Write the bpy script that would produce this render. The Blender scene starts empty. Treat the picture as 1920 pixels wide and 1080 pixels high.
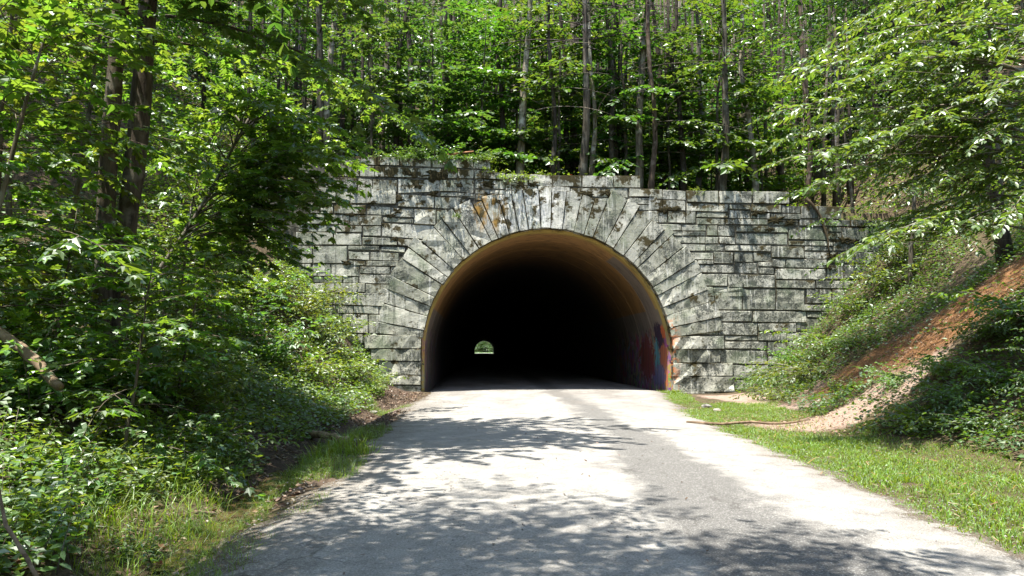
import bpy, math, random
import numpy as np
from mathutils import Vector, Matrix, Euler, noise as mnoise

random.seed(7)
RNG = np.random.default_rng(7)
R = math.radians
scene = bpy.context.scene
C = scene.collection

# ------------------------------------------------------------------ camera
F = 1450.0                                   # focal length in photo pixels (1920 wide)
CAM = Vector((-2.58, -29.0, 1.6))
PITCH = math.atan(117 / F)
YAW = math.atan(62 / F)
cam_d = bpy.data.cameras.new('camera')
cam_d.sensor_width = 36.0
cam_d.lens = F / 1920 * 36.0
cam_d.clip_start = 0.05
cam_d.clip_end = 5000
cam = bpy.data.objects.new('camera', cam_d)
C.objects.link(cam)
cam.location = CAM
cam.rotation_euler = Euler((math.pi / 2 + PITCH, 0, -YAW), 'XYZ')
scene.camera = cam
CM = cam.rotation_euler.to_matrix()

# ------------------------------------------------------------------ sky, sun, exposure
SUN = Vector((-0.18, -0.20, 0.96)).normalized()
world = bpy.data.worlds.new('World')
scene.world = world
world.use_nodes = True
wn = world.node_tree
wn.nodes.clear()
sky = wn.nodes.new('ShaderNodeTexSky')
sky.sky_type = 'NISHITA'
sky.sun_disc = False
sky.sun_elevation = math.asin(SUN.z)
sky.sun_rotation = math.atan2(SUN.x, SUN.y)
bg = wn.nodes.new('ShaderNodeBackground')
bg.inputs['Strength'].default_value = 0.13
wo = wn.nodes.new('ShaderNodeOutputWorld')
wn.links.new(sky.outputs[0], bg.inputs[0])
wn.links.new(bg.outputs[0], wo.inputs[0])
sun_d = bpy.data.lights.new('sun', 'SUN')
sun_d.energy = 5.0
sun_d.angle = R(0.55)
sun_d.color = (1.0, 0.96, 0.88)
sun = bpy.data.objects.new('sun', sun_d)
C.objects.link(sun)
sun.location = (-20, -30, 60)
sun.rotation_euler = SUN.to_track_quat('Z', 'Y').to_euler()
scene.view_settings.view_transform = 'Standard'
scene.view_settings.look = 'None'
scene.view_settings.exposure = 1.5
scene.view_settings.gamma = 1.0
scene.view_settings.use_curve_mapping = False
cy = scene.cycles
cy.use_denoising = True
cy.max_bounces = 7
cy.diffuse_bounces = 4
cy.glossy_bounces = 2
cy.transmission_bounces = 4
cy.sample_clamp_indirect = 8.0
cy.caustics_reflective = False
cy.caustics_refractive = False


# ------------------------------------------------------------------ pixel helpers: a pixel of the photo to a place
def ray(px, py):
    return (CM @ Vector(((px - 960) / F, -(py - 540) / F, -1.0)))


def at_y(px, py, y):
    d = ray(px, py)
    return CAM + d * ((y - CAM.y) / d.y)


def at_depth(px, py, dep):
    return at_y(px, py, CAM.y + dep)


# ------------------------------------------------------------------ object helpers
def mesh_np(name, verts, faces, mat=None, smooth=False):
    """verts (N,3); faces: list of (M,k) index arrays"""
    me = bpy.data.meshes.new(name)
    verts = np.asarray(verts, dtype=np.float32)
    fl = [np.asarray(f, dtype=np.int32) for f in faces if len(f)]
    me.vertices.add(len(verts))
    me.vertices.foreach_set('co', verts.ravel())
    loops = np.concatenate([f.ravel() for f in fl])
    starts, off = [], 0
    for f in fl:
        n, k = f.shape
        starts.append(off + np.arange(n) * k)
        off += n * k
    starts = np.concatenate(starts).astype(np.int32)
    me.loops.add(len(loops))
    me.loops.foreach_set('vertex_index', loops)
    me.polygons.add(len(starts))
    me.polygons.foreach_set('loop_start', starts)
    me.polygons.foreach_set('use_smooth', np.full(len(starts), bool(smooth)))
    me.update(calc_edges=True)
    if mat:
        me.materials.append(mat)
    return me


def link(name, me, parent=None, loc=None):
    o = bpy.data.objects.new(name, me)
    C.objects.link(o)
    if parent:
        o.parent = parent
    if loc is not None:
        o.location = loc
    return o


def tag(o, label=None, cat=None, group=None, kind=None):
    if label:
        o['label'] = label
    if cat:
        o['category'] = cat
    if group:
        o['group'] = group
    if kind:
        o['kind'] = kind
    return o


class MB:
    """collects tubes and loose faces"""
    def __init__(self):
        self.v, self.q, self.n = [], [], 0

    def add(self, v, q):
        v = np.asarray(v, float)
        self.v.append(v)
        self.q.append(np.asarray(q, int) + self.n)
        self.n += len(v)

    def tube(self, pts, rad, seg=6, rough=0.0):
        pts = np.asarray(pts, float)
        n = len(pts)
        rad = np.broadcast_to(np.asarray(rad, float), (n,))
        t = np.gradient(pts, axis=0)
        t /= np.linalg.norm(t, axis=1)[:, None] + 1e-9
        ref = np.array([0.31, 0.17, 0.93]) if abs(t[0][2]) < 0.8 else np.array([1.0, 0.13, 0.05])
        a = np.cross(t, ref)
        a /= np.linalg.norm(a, axis=1)[:, None] + 1e-9
        b = np.cross(t, a)
        th = np.arange(seg) * 2 * math.pi / seg
        rr = rad[:, None] * (1 + rough * RNG.normal(size=(n, seg)))
        v = pts[:, None, :] + rr[..., None] * (np.cos(th)[None, :, None] * a[:, None, :] + np.sin(th)[None, :, None] * b[:, None, :])
        v = v.reshape(-1, 3)
        i = np.arange(n - 1)[:, None] * seg
        j = np.arange(seg)[None, :]
        j2 = (j + 1) % seg
        q = np.stack([i + j, i + j2, i + seg + j2, i + seg + j], -1).reshape(-1, 4)
        v = np.vstack([v, pts[:1], pts[-1:]])
        c0, c1 = n * seg, n * seg + 1
        cap = []
        for k in range(0, seg, 2):
            cap.append([c0, (k + 2) % seg, k + 1, k])
            e = (n - 1) * seg
            cap.append([c1, e + k, e + k + 1, e + (k + 2) % seg])
        self.add(v, np.vstack([q, cap]))

    def mesh(self, name, mat, smooth=True):
        return mesh_np(name, np.vstack(self.v), [np.vstack(self.q)], mat, smooth)


# ------------------------------------------------------------------ node helpers
class NT:
    def __init__(self, name):
        self.m = bpy.data.materials.new(name)
        self.m.use_nodes = True
        self.t = self.m.node_tree
        self.t.nodes.clear()
        self.out = self.t.nodes.new('ShaderNodeOutputMaterial')

    def n(self, typ, **kw):
        nd = self.t.nodes.new(typ)
        for k, v in kw.items():
            setattr(nd, k, v)
        return nd

    def put(self, sock, v):
        if hasattr(v, 'is_linked') or hasattr(v, 'links'):
            self.t.links.new(v, sock)
        elif isinstance(v, (tuple, list)):
            sock.default_value = (*v, 1.0) if (len(v) == 3 and sock.type == 'RGBA') else v
        else:
            sock.default_value = v

    def noise(self, vec, scale, detail=4, rough=0.55, dist=0.0):
        nd = self.n('ShaderNodeTexNoise')
        self.put(nd.inputs['Vector'], vec)
        nd.inputs['Scale'].default_value = scale
        nd.inputs['Detail'].default_value = detail
        nd.inputs['Roughness'].default_value = rough
        nd.inputs['Distortion'].default_value = dist
        return nd.outputs['Fac']

    def math(self, op, a, b=0.0, c=None, clamp=False):
        nd = self.n('ShaderNodeMath', operation=op, use_clamp=clamp)
        self.put(nd.inputs[0], a)
        self.put(nd.inputs[1], b)
        if c is not None:
            self.put(nd.inputs[2], c)
        return nd.outputs[0]

    def mr(self, v, a, b, c=0.0, d=1.0):
        nd = self.n('ShaderNodeMapRange')
        nd.clamp = True
        for s, x in zip(range(5), (v, a, b, c, d)):
            self.put(nd.inputs[s], x)
        return nd.outputs[0]

    def mix(self, f, a, b, blend='MIX'):
        nd = self.n('ShaderNodeMix', data_type='RGBA', blend_type=blend)
        self.put(nd.inputs[0], f)
        self.put(nd.inputs[6], a)
        self.put(nd.inputs[7], b)
        return nd.outputs[2]

    def pos(self):
        return self.n('ShaderNodeNewGeometry').outputs['Position']

    def scaled(self, vec, s):
        nd = self.n('ShaderNodeVectorMath', operation='MULTIPLY')
        self.put(nd.inputs[0], vec)
        nd.inputs[1].default_value = s
        return nd.outputs[0]

    def xyz(self, vec):
        nd = self.n('ShaderNodeSeparateXYZ')
        self.put(nd.inputs[0], vec)
        return nd.outputs

    def attr(self, name):
        return self.n('ShaderNodeAttribute', attribute_name=name)

    def bump(self, h, dist=0.02, strength=0.6):
        nd = self.n('ShaderNodeBump')
        nd.inputs['Strength'].default_value = strength
        nd.inputs['Distance'].default_value = dist
        self.put(nd.inputs['Height'], h)
        return nd.outputs[0]

    def principled(self, col, rough=0.85, normal=None, spec=0.3):
        p = self.n('ShaderNodeBsdfPrincipled')
        self.put(p.inputs['Base Color'], col)
        self.put(p.inputs['Roughness'], rough)
        p.inputs['Specular IOR Level'].default_value = spec
        if normal is not None:
            self.put(p.inputs['Normal'], normal)
        self.t.links.new(p.outputs[0], self.out.inputs[0])
        return p


# ------------------------------------------------------------------ materials
def leaf_material(name, base, trans, gloss=0.07, tf=0.45):
    t = NT(name)
    g = t.n('ShaderNodeNewGeometry')
    oi = t.n('ShaderNodeObjectInfo')
    rnd = g.outputs['Random Per Island']
    hsv = t.n('ShaderNodeHueSaturation')
    t.put(hsv.inputs['Hue'], t.mr(rnd, 0, 1, 0.475, 0.52))
    t.put(hsv.inputs['Value'], t.mr(t.math('FRACT', t.math('MULTIPLY', rnd, 7.31)), 0, 1, 0.6, 1.35))
    t.put(hsv.inputs['Saturation'], t.mr(t.math('FRACT', t.math('MULTIPLY', rnd, 3.7)), 0, 1, 0.8, 1.05))
    t.put(hsv.inputs['Color'], base)
    col = t.mix(1.0, hsv.outputs[0], oi.outputs['Color'], 'MULTIPLY')
    hs2 = t.n('ShaderNodeHueSaturation')
    t.put(hs2.inputs['Hue'], t.mr(rnd, 0, 1, 0.47, 0.515))
    t.put(hs2.inputs['Value'], t.mr(t.math('FRACT', t.math('MULTIPLY', rnd, 7.31)), 0, 1, 0.7, 1.3))
    t.put(hs2.inputs['Color'], trans)
    tcol = t.mix(1.0, hs2.outputs[0], oi.outputs['Color'], 'MULTIPLY')
    d = t.n('ShaderNodeBsdfDiffuse')
    t.put(d.inputs['Color'], col)
    tr = t.n('ShaderNodeBsdfTranslucent')
    t.put(tr.inputs['Color'], tcol)
    mx = t.n('ShaderNodeMixShader')
    mx.inputs[0].default_value = tf
    t.t.links.new(d.outputs[0], mx.inputs[1])
    t.t.links.new(tr.outputs[0], mx.inputs[2])
    gl = t.n('ShaderNodeBsdfGlossy')
    gl.inputs['Roughness'].default_value = 0.42
    gl.inputs['Color'].default_value = (0.9, 0.95, 0.9, 1)
    fr = t.n('ShaderNodeFresnel')
    fr.inputs[0].default_value = 1.38
    m2 = t.n('ShaderNodeMixShader')
    t.put(m2.inputs[0], t.math('ADD', t.math('MULTIPLY', fr.outputs[0], 0.12), gloss * 0.22))
    t.t.links.new(mx.outputs[0], m2.inputs[1])
    t.t.links.new(gl.outputs[0], m2.inputs[2])
    t.t.links.new(m2.outputs[0], t.out.inputs[0])
    return t.m


M = {}
M['leaf'] = leaf_material('leaf', (0.046, 0.105, 0.022), (0.125, 0.255, 0.024), tf=0.48, gloss=0.03)
M['maple'] = leaf_material('maple_leaf', (0.066, 0.128, 0.022), (0.23, 0.38, 0.03), tf=0.5)
M['beech'] = leaf_material('beech_leaf', (0.080, 0.140, 0.026), (0.23, 0.36, 0.03), gloss=0.06)
M['herb'] = leaf_material('herb_leaf', (0.075, 0.150, 0.025), (0.24, 0.38, 0.030), gloss=0.10)
M['grass'] = leaf_material('grass_blade', (0.13, 0.235, 0.022), (0.30, 0.44, 0.025), gloss=0.03)
M['straw'] = leaf_material('dry_straw', (0.25, 0.12, 0.048), (0.20, 0.095, 0.035), gloss=0.02, tf=0.2)
M['litter'] = leaf_material('dry_leaf', (0.17, 0.10, 0.055), (0.12, 0.06, 0.03), gloss=0.03, tf=0.2)
M['red_leaf'] = leaf_material('red_leaf', (0.32, 0.07, 0.03), (0.4, 0.09, 0.03))


def bark_material():
    t = NT('bark')
    oi = t.n('ShaderNodeObjectInfo')
    tc = t.n('ShaderNodeTexCoord').outputs['Object']
    a = t.noise(t.scaled(tc, (9, 9, 1.6)), 1.1, 7, 0.68)
    b = t.noise(tc, 3.0, 5, 0.6)
    c = t.noise(tc, 1.1, 3, 0.5)
    col = t.mix(t.mr(a, 0.35, 0.65), (0.045, 0.036, 0.028), (0.20, 0.17, 0.135))
    col = t.mix(t.mr(b, 0.52, 0.66, 0, 0.75), col, (0.30, 0.29, 0.26))
    col = t.mix(t.mr(c, 0.55, 0.72, 0, 0.6), col, (0.05, 0.065, 0.025))
    col = t.mix(1.0, col, oi.outputs['Color'], 'MULTIPLY')
    t.principled(col, 0.9, t.bump(a, 0.03, 0.8), 0.2)
    return t.m


M['bark'] = bark_material()


def dead_wood():
    t = NT('dead_wood')
    tc = t.n('ShaderNodeTexCoord').outputs['Object']
    oi = t.n('ShaderNodeObjectInfo')
    a = t.noise(tc, 14, 6, 0.65)
    b = t.noise(tc, 3.5, 4, 0.6)
    col = t.mix(t.mr(a, 0.35, 0.65), (0.14, 0.10, 0.07), (0.36, 0.29, 0.22))
    col = t.mix(t.mr(b, 0.5, 0.68, 0, 0.8), col, (0.09, 0.065, 0.045))
    col = t.mix(1.0, col, oi.outputs['Color'], 'MULTIPLY')
    t.principled(col, 0.85, t.bump(a, 0.02, 0.6))
    return t.m


M['dead_wood'] = dead_wood()


def stone_material():
    t = NT('weathered_stone')
    p = t.pos()
    x, y, z = t.xyz(p)
    oi = t.n('ShaderNodeObjectInfo')
    ed = t.attr('edge').outputs['Fac']
    big = t.noise(p, 0.55, 4, 0.6)
    mid = t.noise(p, 2.3, 7, 0.7, 0.3)
    fine = t.noise(p, 19.0, 7, 0.74)
    spk = t.noise(p, 46.0, 4, 0.7)
    col = t.mix(t.mr(oi.outputs['Random'], 0, 1), (0.27, 0.268, 0.205), (0.60, 0.58, 0.49))
    col = t.mix(t.mr(mid, 0.42, 0.62, 0, 0.55), col, (0.235, 0.242, 0.18))
    # pale lichen flecks
    col = t.mix(t.mr(fine, 0.52, 0.60, 0, 0.7), col, (0.56, 0.575, 0.52))
    # black weathering crust: fine mottling, heavier in blotches
    crust = t.math('ADD', t.math('MULTIPLY', fine, 0.55), t.math('MULTIPLY', mid, 0.55))
    crust = t.math('ADD', crust, t.math('MULTIPLY', big, 0.35))
    right = t.mr(x, 4.0, 12.0, 0, 0.075)
    crust = t.math('ADD', crust, right)
    col = t.mix(t.mr(crust, 0.735, 0.80, 0, 0.88), col, (0.040, 0.045, 0.040))
    col = t.mix(t.mr(spk, 0.58, 0.66, 0, 0.5), col, (0.06, 0.065, 0.055))
    ej = t.math('MULTIPLY', t.mr(ed, 0.1, 1.0), t.mr(t.noise(p, 5.0, 5, 0.65), 0.38, 0.58))
    col = t.mix(t.math('MULTIPLY', ej, 0.55), col, (0.035, 0.034, 0.024))
    # run-off streaks
    st = t.noise(t.scaled(p, (5.5, 5.5, 0.35)), 1.0, 5, 0.65)
    col = t.mix(t.mr(st, 0.54, 0.64, 0, 0.7), col, (0.085, 0.09, 0.075))
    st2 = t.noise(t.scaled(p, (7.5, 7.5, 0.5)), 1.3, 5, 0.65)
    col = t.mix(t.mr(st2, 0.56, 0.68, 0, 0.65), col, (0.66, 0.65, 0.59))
    # sunlight on the arch crown painted as pale streaks, with some lime run-off
    lx = t.mr(t.math('ABSOLUTE', t.math('ADD', x, 0.9)), 0.9, 2.0, 1, 0)
    lz = t.math('MULTIPLY', t.mr(z, 5.9, 6.3), t.mr(z, 7.6, 8.0, 1, 0))
    lw = t.math('MULTIPLY', t.math('MULTIPLY', lx, lz), t.mr(t.noise(t.scaled(p, (9, 9, 0.9)), 1.0, 6, 0.7), 0.40, 0.54))
    col = t.mix(t.math('MULTIPLY', lw, 0.75), col, (0.72, 0.71, 0.66))
    # green algae film
    al = t.noise(p, 0.9, 5, 0.6)
    col = t.mix(t.mr(al, 0.5, 0.7, 0, 0.45), col, (0.17, 0.22, 0.12))
    # moss in the joints
    ms = t.noise(p, 1.5, 6, 0.7)
    mm = t.math('ADD', ms, t.math('MULTIPLY', ed, 0.20))
    mm = t.math('ADD', mm, t.mr(z, 5.0, 8.8, -0.025, 0.075))
    col = t.mix(t.mr(mm, 0.635, 0.685), col, t.mix(fine, (0.030, 0.022, 0.010), (0.075, 0.062, 0.022)))
    # rusty seep above the left of the crown
    dx = t.math('DIVIDE', t.math('ADD', x, 2.25), 0.75)
    dz = t.math('DIVIDE', t.math('SUBTRACT', z, 6.9), 1.0)
    dd = t.math('ADD', t.math('MULTIPLY', dx, dx), t.math('MULTIPLY', dz, dz))
    rs = t.math('MULTIPLY', t.mr(dd, 0.2, 1.2, 1, 0), t.mr(t.noise(t.scaled(p, (3, 3, 1.0)), 1.5, 5, 0.7), 0.46, 0.58))
    col = t.mix(t.math('MULTIPLY', rs, 0.8), col, (0.30, 0.17, 0.035))
    # sprayed orange paint at the right jamb
    jx = t.mr(x, 4.62, 5.05, 1, 0)
    jx = t.math('MULTIPLY', jx, t.mr(x, 4.4, 4.5))
    jz = t.mr(z, 2.3, 3.2, 1, 0)
    sp = t.mr(t.noise(p, 4.5, 4, 0.6), 0.52, 0.56)
    col = t.mix(t.math('MULTIPLY', t.math('MULTIPLY', jx, jz), sp), col, (0.55, 0.17, 0.05))
    h = t.math('ADD', t.math('MULTIPLY', mid, 1.2), t.math('MULTIPLY', fine, 0.55))
    t.principled(col, 0.88, t.bump(h, 0.045, 0.75), 0.25)
    return t.m


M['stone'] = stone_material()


def simple_noise_mat(name, c0, c1, scale, rough=0.9, bdist=0.03, spec=0.2):
    t = NT(name)
    p = t.pos()
    a = t.noise(p, scale, 7, 0.68)
    col = t.mix(t.mr(a, 0.35, 0.65), c0, c1)
    t.principled(col, rough, t.bump(a, bdist, 0.7), spec)
    return t.m


M['mortar'] = simple_noise_mat('joint_dirt', (0.018, 0.018, 0.012), (0.085, 0.08, 0.058), 4)
M['joint'] = simple_noise_mat('mortar', (0.02, 0.019, 0.013), (0.15, 0.14, 0.11), 5)
M['moss'] = simple_noise_mat('moss', (0.012, 0.010, 0.004), (0.045, 0.036, 0.012), 22)
M['rock'] = simple_noise_mat('rock', (0.12, 0.11, 0.10), (0.33, 0.31, 0.28), 6)


def ground_material():
    t = NT('forest_soil')
    p = t.pos()
    at = t.attr('mask')
    r, g, b = t.n('ShaderNodeSeparateColor'), None, None
    t.put(r.inputs[0], at.outputs['Color'])
    r, g, b = r.outputs
    n1 = t.noise(p, 0.8, 6, 0.65)
    n2 = t.noise(p, 5.0, 7, 0.7)
    n3 = t.noise(p, 22.0, 6, 0.7)
    col = t.mix(t.mr(n2, 0.35, 0.65), (0.040, 0.029, 0.018), (0.125, 0.090, 0.055))
    col = t.mix(t.mr(n1, 0.5, 0.68, 0, 0.6), col, (0.07, 0.075, 0.025))
    col = t.mix(t.mr(n3, 0.55, 0.68, 0, 0.7), col, (0.20, 0.14, 0.085))
    dirt = t.mix(n2, (0.24, 0.165, 0.125), (0.40, 0.30, 0.245))
    col = t.mix(t.mr(t.math('ADD', r, t.math('MULTIPLY', t.math('SUBTRACT', n2, 0.5), 0.9)), 0.35, 0.6), col, dirt)
    straw = t.mix(n3, (0.12, 0.058, 0.025), (0.30, 0.155, 0.065))
    col = t.mix(t.mr(t.math('ADD', g, t.math('MULTIPLY', t.math('SUBTRACT', n2, 0.5), 0.9)), 0.35, 0.6), col, straw)
    mud = t.mix(n3, (0.035, 0.025, 0.018), (0.12, 0.085, 0.06))
    col = t.mix(t.mr(t.math('ADD', b, t.math('MULTIPLY', t.math('SUBTRACT', n2, 0.5), 0.7)), 0.35, 0.6), col, mud)
    h = t.math('ADD', n2, t.math('MULTIPLY', n3, 0.5))
    t.principled(col, 0.92, t.bump(h, 0.08, 0.9), 0.2)
    return t.m


M['ground'] = ground_material()


def road_material():
    t = NT('worn_road')
    p = t.pos()
    x, y, z = t.xyz(p)
    n0 = t.noise(t.scaled(p, (1, 0.45, 1)), 0.7, 5, 0.6)
    n1 = t.noise(p, 2.6, 6, 0.65)
    n2 = t.noise(p, 16, 6, 0.7)
    n3 = t.noise(p, 60, 4, 0.75)
    col = t.mix(t.mr(n1, 0.3, 0.7), (0.215, 0.20, 0.18), (0.34, 0.322, 0.292))
    # exposed darker asphalt strip right of the middle
    cx = t.math('ADD', x, t.math('MULTIPLY', t.math('SUBTRACT', n0, 0.5), 1.6))
    cx = t.math('ADD', cx, t.mr(y, -24, -12, 0.35, -0.25))
    w = t.mr(y, -25, -15, 0.75, 0.38)
    dist = t.math('SUBTRACT', t.math('ABSOLUTE', cx), w)
    dist = t.math('ADD', dist, t.math('MULTIPLY', t.math('SUBTRACT', n1, 0.5), 0.9))
    dist = t.math('ADD', dist, t.math('MULTIPLY', t.math('SUBTRACT', n2, 0.5), 0.5))
    asp = t.mr(dist, -0.18, 0.20, 1, 0)
    asph = t.mix(n2, (0.062, 0.060, 0.057), (0.135, 0.128, 0.12))
    col = t.mix(t.math('MULTIPLY', asp, 0.86), col, asph)
    # damp, dirty patch by the portal and dirty edges
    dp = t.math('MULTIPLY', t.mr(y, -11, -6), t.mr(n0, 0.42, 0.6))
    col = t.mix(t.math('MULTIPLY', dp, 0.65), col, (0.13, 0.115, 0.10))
    el = t.mr(t.math('ADD', x, t.math('MULTIPLY', n1, 1.3)), -4.2, -2.9, 1, 0)
    col = t.mix(t.math('MULTIPLY', el, 0.75), col, t.mix(n2, (0.07, 0.06, 0.05), (0.17, 0.15, 0.125)))
    # crumbling edge: gravel and soil over the paving
    ins = t.attr('inside').outputs['Fac']
    ne = t.noise(p, 4.5, 7, 0.72)
    ee = t.math('ADD', ins, t.math('MULTIPLY', t.math('SUBTRACT', ne, 0.5), 1.1))
    ee = t.math('ADD', ee, t.math('MULTIPLY', t.math('SUBTRACT', n1, 0.5), 0.9))
    col = t.mix(t.mr(ee, 0.62, 0.35, 0, 0.6), col, t.mix(n2, (0.12, 0.105, 0.088), (0.24, 0.215, 0.185)))
    col = t.mix(t.mr(ee, 0.22, 0.10), col, t.mix(n2, (0.045, 0.034, 0.022), (0.14, 0.105, 0.07)))
    # aggregate
    col = t.mix(t.mr(n3, 0.55, 0.64, 0, 0.7), col, (0.50, 0.49, 0.46))
    col = t.mix(t.mr(n3, 0.46, 0.36, 0, 0.75), col, (0.07, 0.068, 0.065))
    n4 = t.noise(p, 7.0, 7, 0.75)
    col = t.mix(t.mr(n4, 0.55, 0.66, 0, 0.6), col, (0.13, 0.125, 0.115))
    # cracks
    vo = t.n('ShaderNodeTexVoronoi', feature='DISTANCE_TO_EDGE')
    wv = t.n('ShaderNodeVectorMath', operation='ADD')
    t.put(wv.inputs[0], p)
    nz = t.n('ShaderNodeTexNoise')
    nz.inputs['Scale'].default_value = 1.5
    nz.inputs['Detail'].default_value = 5
    t.put(nz.inputs['Vector'], p)
    t.put(wv.inputs[1], nz.outputs['Color'])
    t.put(vo.inputs['Vector'], wv.outputs[0])
    vo.inputs['Scale'].default_value = 0.75
    cr = t.math('MULTIPLY', t.mr(vo.outputs['Distance'], 0.006, 0.016, 1, 0), t.mr(n0, 0.5, 0.6))
    col = t.mix(t.math('MULTIPLY', cr, 0.5), col, (0.05, 0.045, 0.04))
    h = t.math('ADD', t.math('MULTIPLY', n3, 0.5), t.math('MULTIPLY', n2, 0.5))
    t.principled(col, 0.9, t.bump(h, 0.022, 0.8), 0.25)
    return t.m


M['road'] = road_material()


def lining_material():
    t = NT('painted_concrete_lining')
    p = t.pos()
    x, y, z = t.xyz(p)
    n1 = t.noise(t.scaled(p, (0.6, 3.2, 0.6)), 1.0, 5, 0.6)
    n2 = t.noise(p, 2.2, 6, 0.65)
    n3 = t.noise(p, 9.0, 6, 0.7)
    ochre = t.mix(n3, (0.30, 0.215, 0.06), (0.46, 0.335, 0.10))
    orange = t.mix(n1, (0.31, 0.175, 0.07), (0.44, 0.25, 0.10))
    yy = t.math('ADD', y, t.math('MULTIPLY', t.math('SUBTRACT', n2, 0.5), 0.5))
    col = t.mix(t.mr(yy, 0.6, 0.95), ochre, orange)
    brown = t.mix(n1, (0.16, 0.085, 0.03), (0.32, 0.185, 0.07))
    col = t.mix(t.mr(t.math('ADD', y, t.math('MULTIPLY', n1, 3.0)), 3.2, 5.5), col, brown)
    # grey cover paint on the lower walls and one patch higher on the right
    grey = t.mix(n2, (0.13, 0.115, 0.105), (0.23, 0.21, 0.195))
    lo = t.mr(t.math('ADD', z, t.math('MULTIPLY', n3, 0.15)), 3.25, 3.3, 1, 0)
    lo = t.math('MULTIPLY', lo, t.mr(y, 0.55, 0.6))
    px = t.math('MULTIPLY', t.mr(x, 2.55, 2.6), t.math('MULTIPLY', t.mr(y, 0.9, 0.95), t.mr(y, 2.6, 2.65, 1, 0)))
    px = t.math('MULTIPLY', px, t.mr(z, 5.25, 5.3, 1, 0))
    gm = t.math('MAXIMUM', lo, px)
    col = t.mix(t.math('MULTIPLY', gm, 0.85), col, grey)
    # sprayed colours low on the walls
    vo = t.n('ShaderNodeTexVoronoi')
    t.put(vo.inputs['Vector'], t.scaled(p, (1, 1, 0.6)))
    vo.inputs['Scale'].default_value = 3.4
    wv = t.n('ShaderNodeHueSaturation')
    t.put(wv.inputs['Color'], vo.outputs['Color'])
    wv.inputs['Saturation'].default_value = 1.1
    wv.inputs['Value'].default_value = 0.55
    pal = t.mix(0.55, wv.outputs[0], t.mix(n2, (0.42, 0.085, 0.04), (0.13, 0.10, 0.22)))
    gz = t.math('MULTIPLY', t.mr(t.math('ADD', z, t.math('MULTIPLY', n2, 1.0)), 2.5, 3.0, 1, 0), t.mr(t.noise(p, 2.6, 4, 0.6, 1.2), 0.42, 0.5))
    gz = t.math('MULTIPLY', gz, t.mr(x, -1, 1, 0.45, 1.0))
    col = t.mix(t.math('MULTIPLY', gz, 0.92), col, pal)
    dk = t.mr(t.noise(t.scaled(p, (1, 1, 0.5)), 3.0, 5, 0.6, 2.0), 0.58, 0.61)
    dk = t.math('MULTIPLY', dk, t.mr(z, 2.4, 2.6, 1, 0))
    col = t.mix(t.math('MULTIPLY', dk, 0.85), col, (0.02, 0.015, 0.035))
    # larger sprayed blots on the right wall
    for (cy_, cz_, ry_, rz_, cc) in ((1.5, 2.15, .9, .55, (0.025, 0.012, 0.04)), (.75, 2.3, .3, .3, (0.55, 0.13, 0.04)), (2.2, 1.25, .5, .75, (0.10, 0.30, 0.36)), (1.0, 1.35, .6, .5, (0.42, 0.12, 0.06)),
                                     (.7, .55, .35, .35, (0.60, 0.18, 0.05)), (1.9, .6, 1.2, .45, (0.14, 0.13, 0.25)), (4.0, 1.2, 1.5, .9, (0.20, 0.045, 0.035))):
        ay = t.math('DIVIDE', t.math('SUBTRACT', y, cy_), ry_)
        az_ = t.math('DIVIDE', t.math('SUBTRACT', z, cz_), rz_)
        r2 = t.math('ADD', t.math('MULTIPLY', ay, ay), t.math('MULTIPLY', az_, az_))
        r2 = t.math('ADD', r2, t.math('MULTIPLY', t.math('SUBTRACT', t.noise(p, 3.2, 5, 0.65, 1.0), 0.5), 4.5))
        col = t.mix(t.math('MULTIPLY', t.mr(r2, 0.85, 1.05, 0.9, 0), t.mr(x, 3.5, 3.6)), col, cc)
    # grime running down
    gr = t.noise(t.scaled(p, (2.0, 3.5, 0.35)), 1.0, 6, 0.7)
    col = t.mix(t.mr(gr, 0.5, 0.66, 0, 0.6), col, (0.05, 0.042, 0.034))
    # darkness deeper in the tunnel painted into the lining colour
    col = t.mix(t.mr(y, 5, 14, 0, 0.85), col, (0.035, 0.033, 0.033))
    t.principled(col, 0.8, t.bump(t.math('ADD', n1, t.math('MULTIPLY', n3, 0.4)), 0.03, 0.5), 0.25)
    return t.m


M['lining'] = lining_material()


def water_material():
    t = NT('muddy_water')
    p = t.pos()
    n = t.noise(p, 6, 3, 0.5)
    pr = t.principled(t.mix(n, (0.055, 0.035, 0.02), (0.105, 0.068, 0.04)), 0.06, t.bump(n, 0.004, 0.4), 0.5)
    return t.m


M['water'] = water_material()


# ------------------------------------------------------------------ terrain
def sstep(a, b, v):
    t = np.clip((v - a) / (b - a), 0, 1)
    return t * t * (3 - 2 * t)


def sp(v, k=0.35):
    return k * np.logaddexp(0, v / k)


def vnoise(x, y, s, seed):
    x = np.asarray(x, float) * s + seed * 17.3
    y = np.asarray(y, float) * s + seed * 5.7
    xi, yi = np.floor(x), np.floor(y)
    fx, fy = x - xi, y - yi
    fx, fy = fx * fx * (3 - 2 * fx), fy * fy * (3 - 2 * fy)

    def h(i, j):
        v = np.sin(i * 127.1 + j * 311.7 + seed * 74.7) * 43758.5453
        return v - np.floor(v)
    return (h(xi, yi) * (1 - fx) + h(xi + 1, yi) * fx) * (1 - fy) + (h(xi, yi + 1) * (1 - fx) + h(xi + 1, yi + 1) * fx) * fy - 0.5


TOPS = [(-13.0, 7.4), (-11.0, 8.2), (-9.6, 8.9), (-2.44, 8.22), (3.46, 7.66), (9.06, 7.06), (11.06, 6.52), (13.6, 5.9), (15.2, 5.9)]


def walltop(x):
    """stepped top of the masonry: (x where a step starts, height from there on)"""
    x = np.asarray(x, float)
    z = np.full_like(x, TOPS[0][1])
    for a, h in TOPS:
        z = np.where(x >= a, h, z)
    return z


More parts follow.
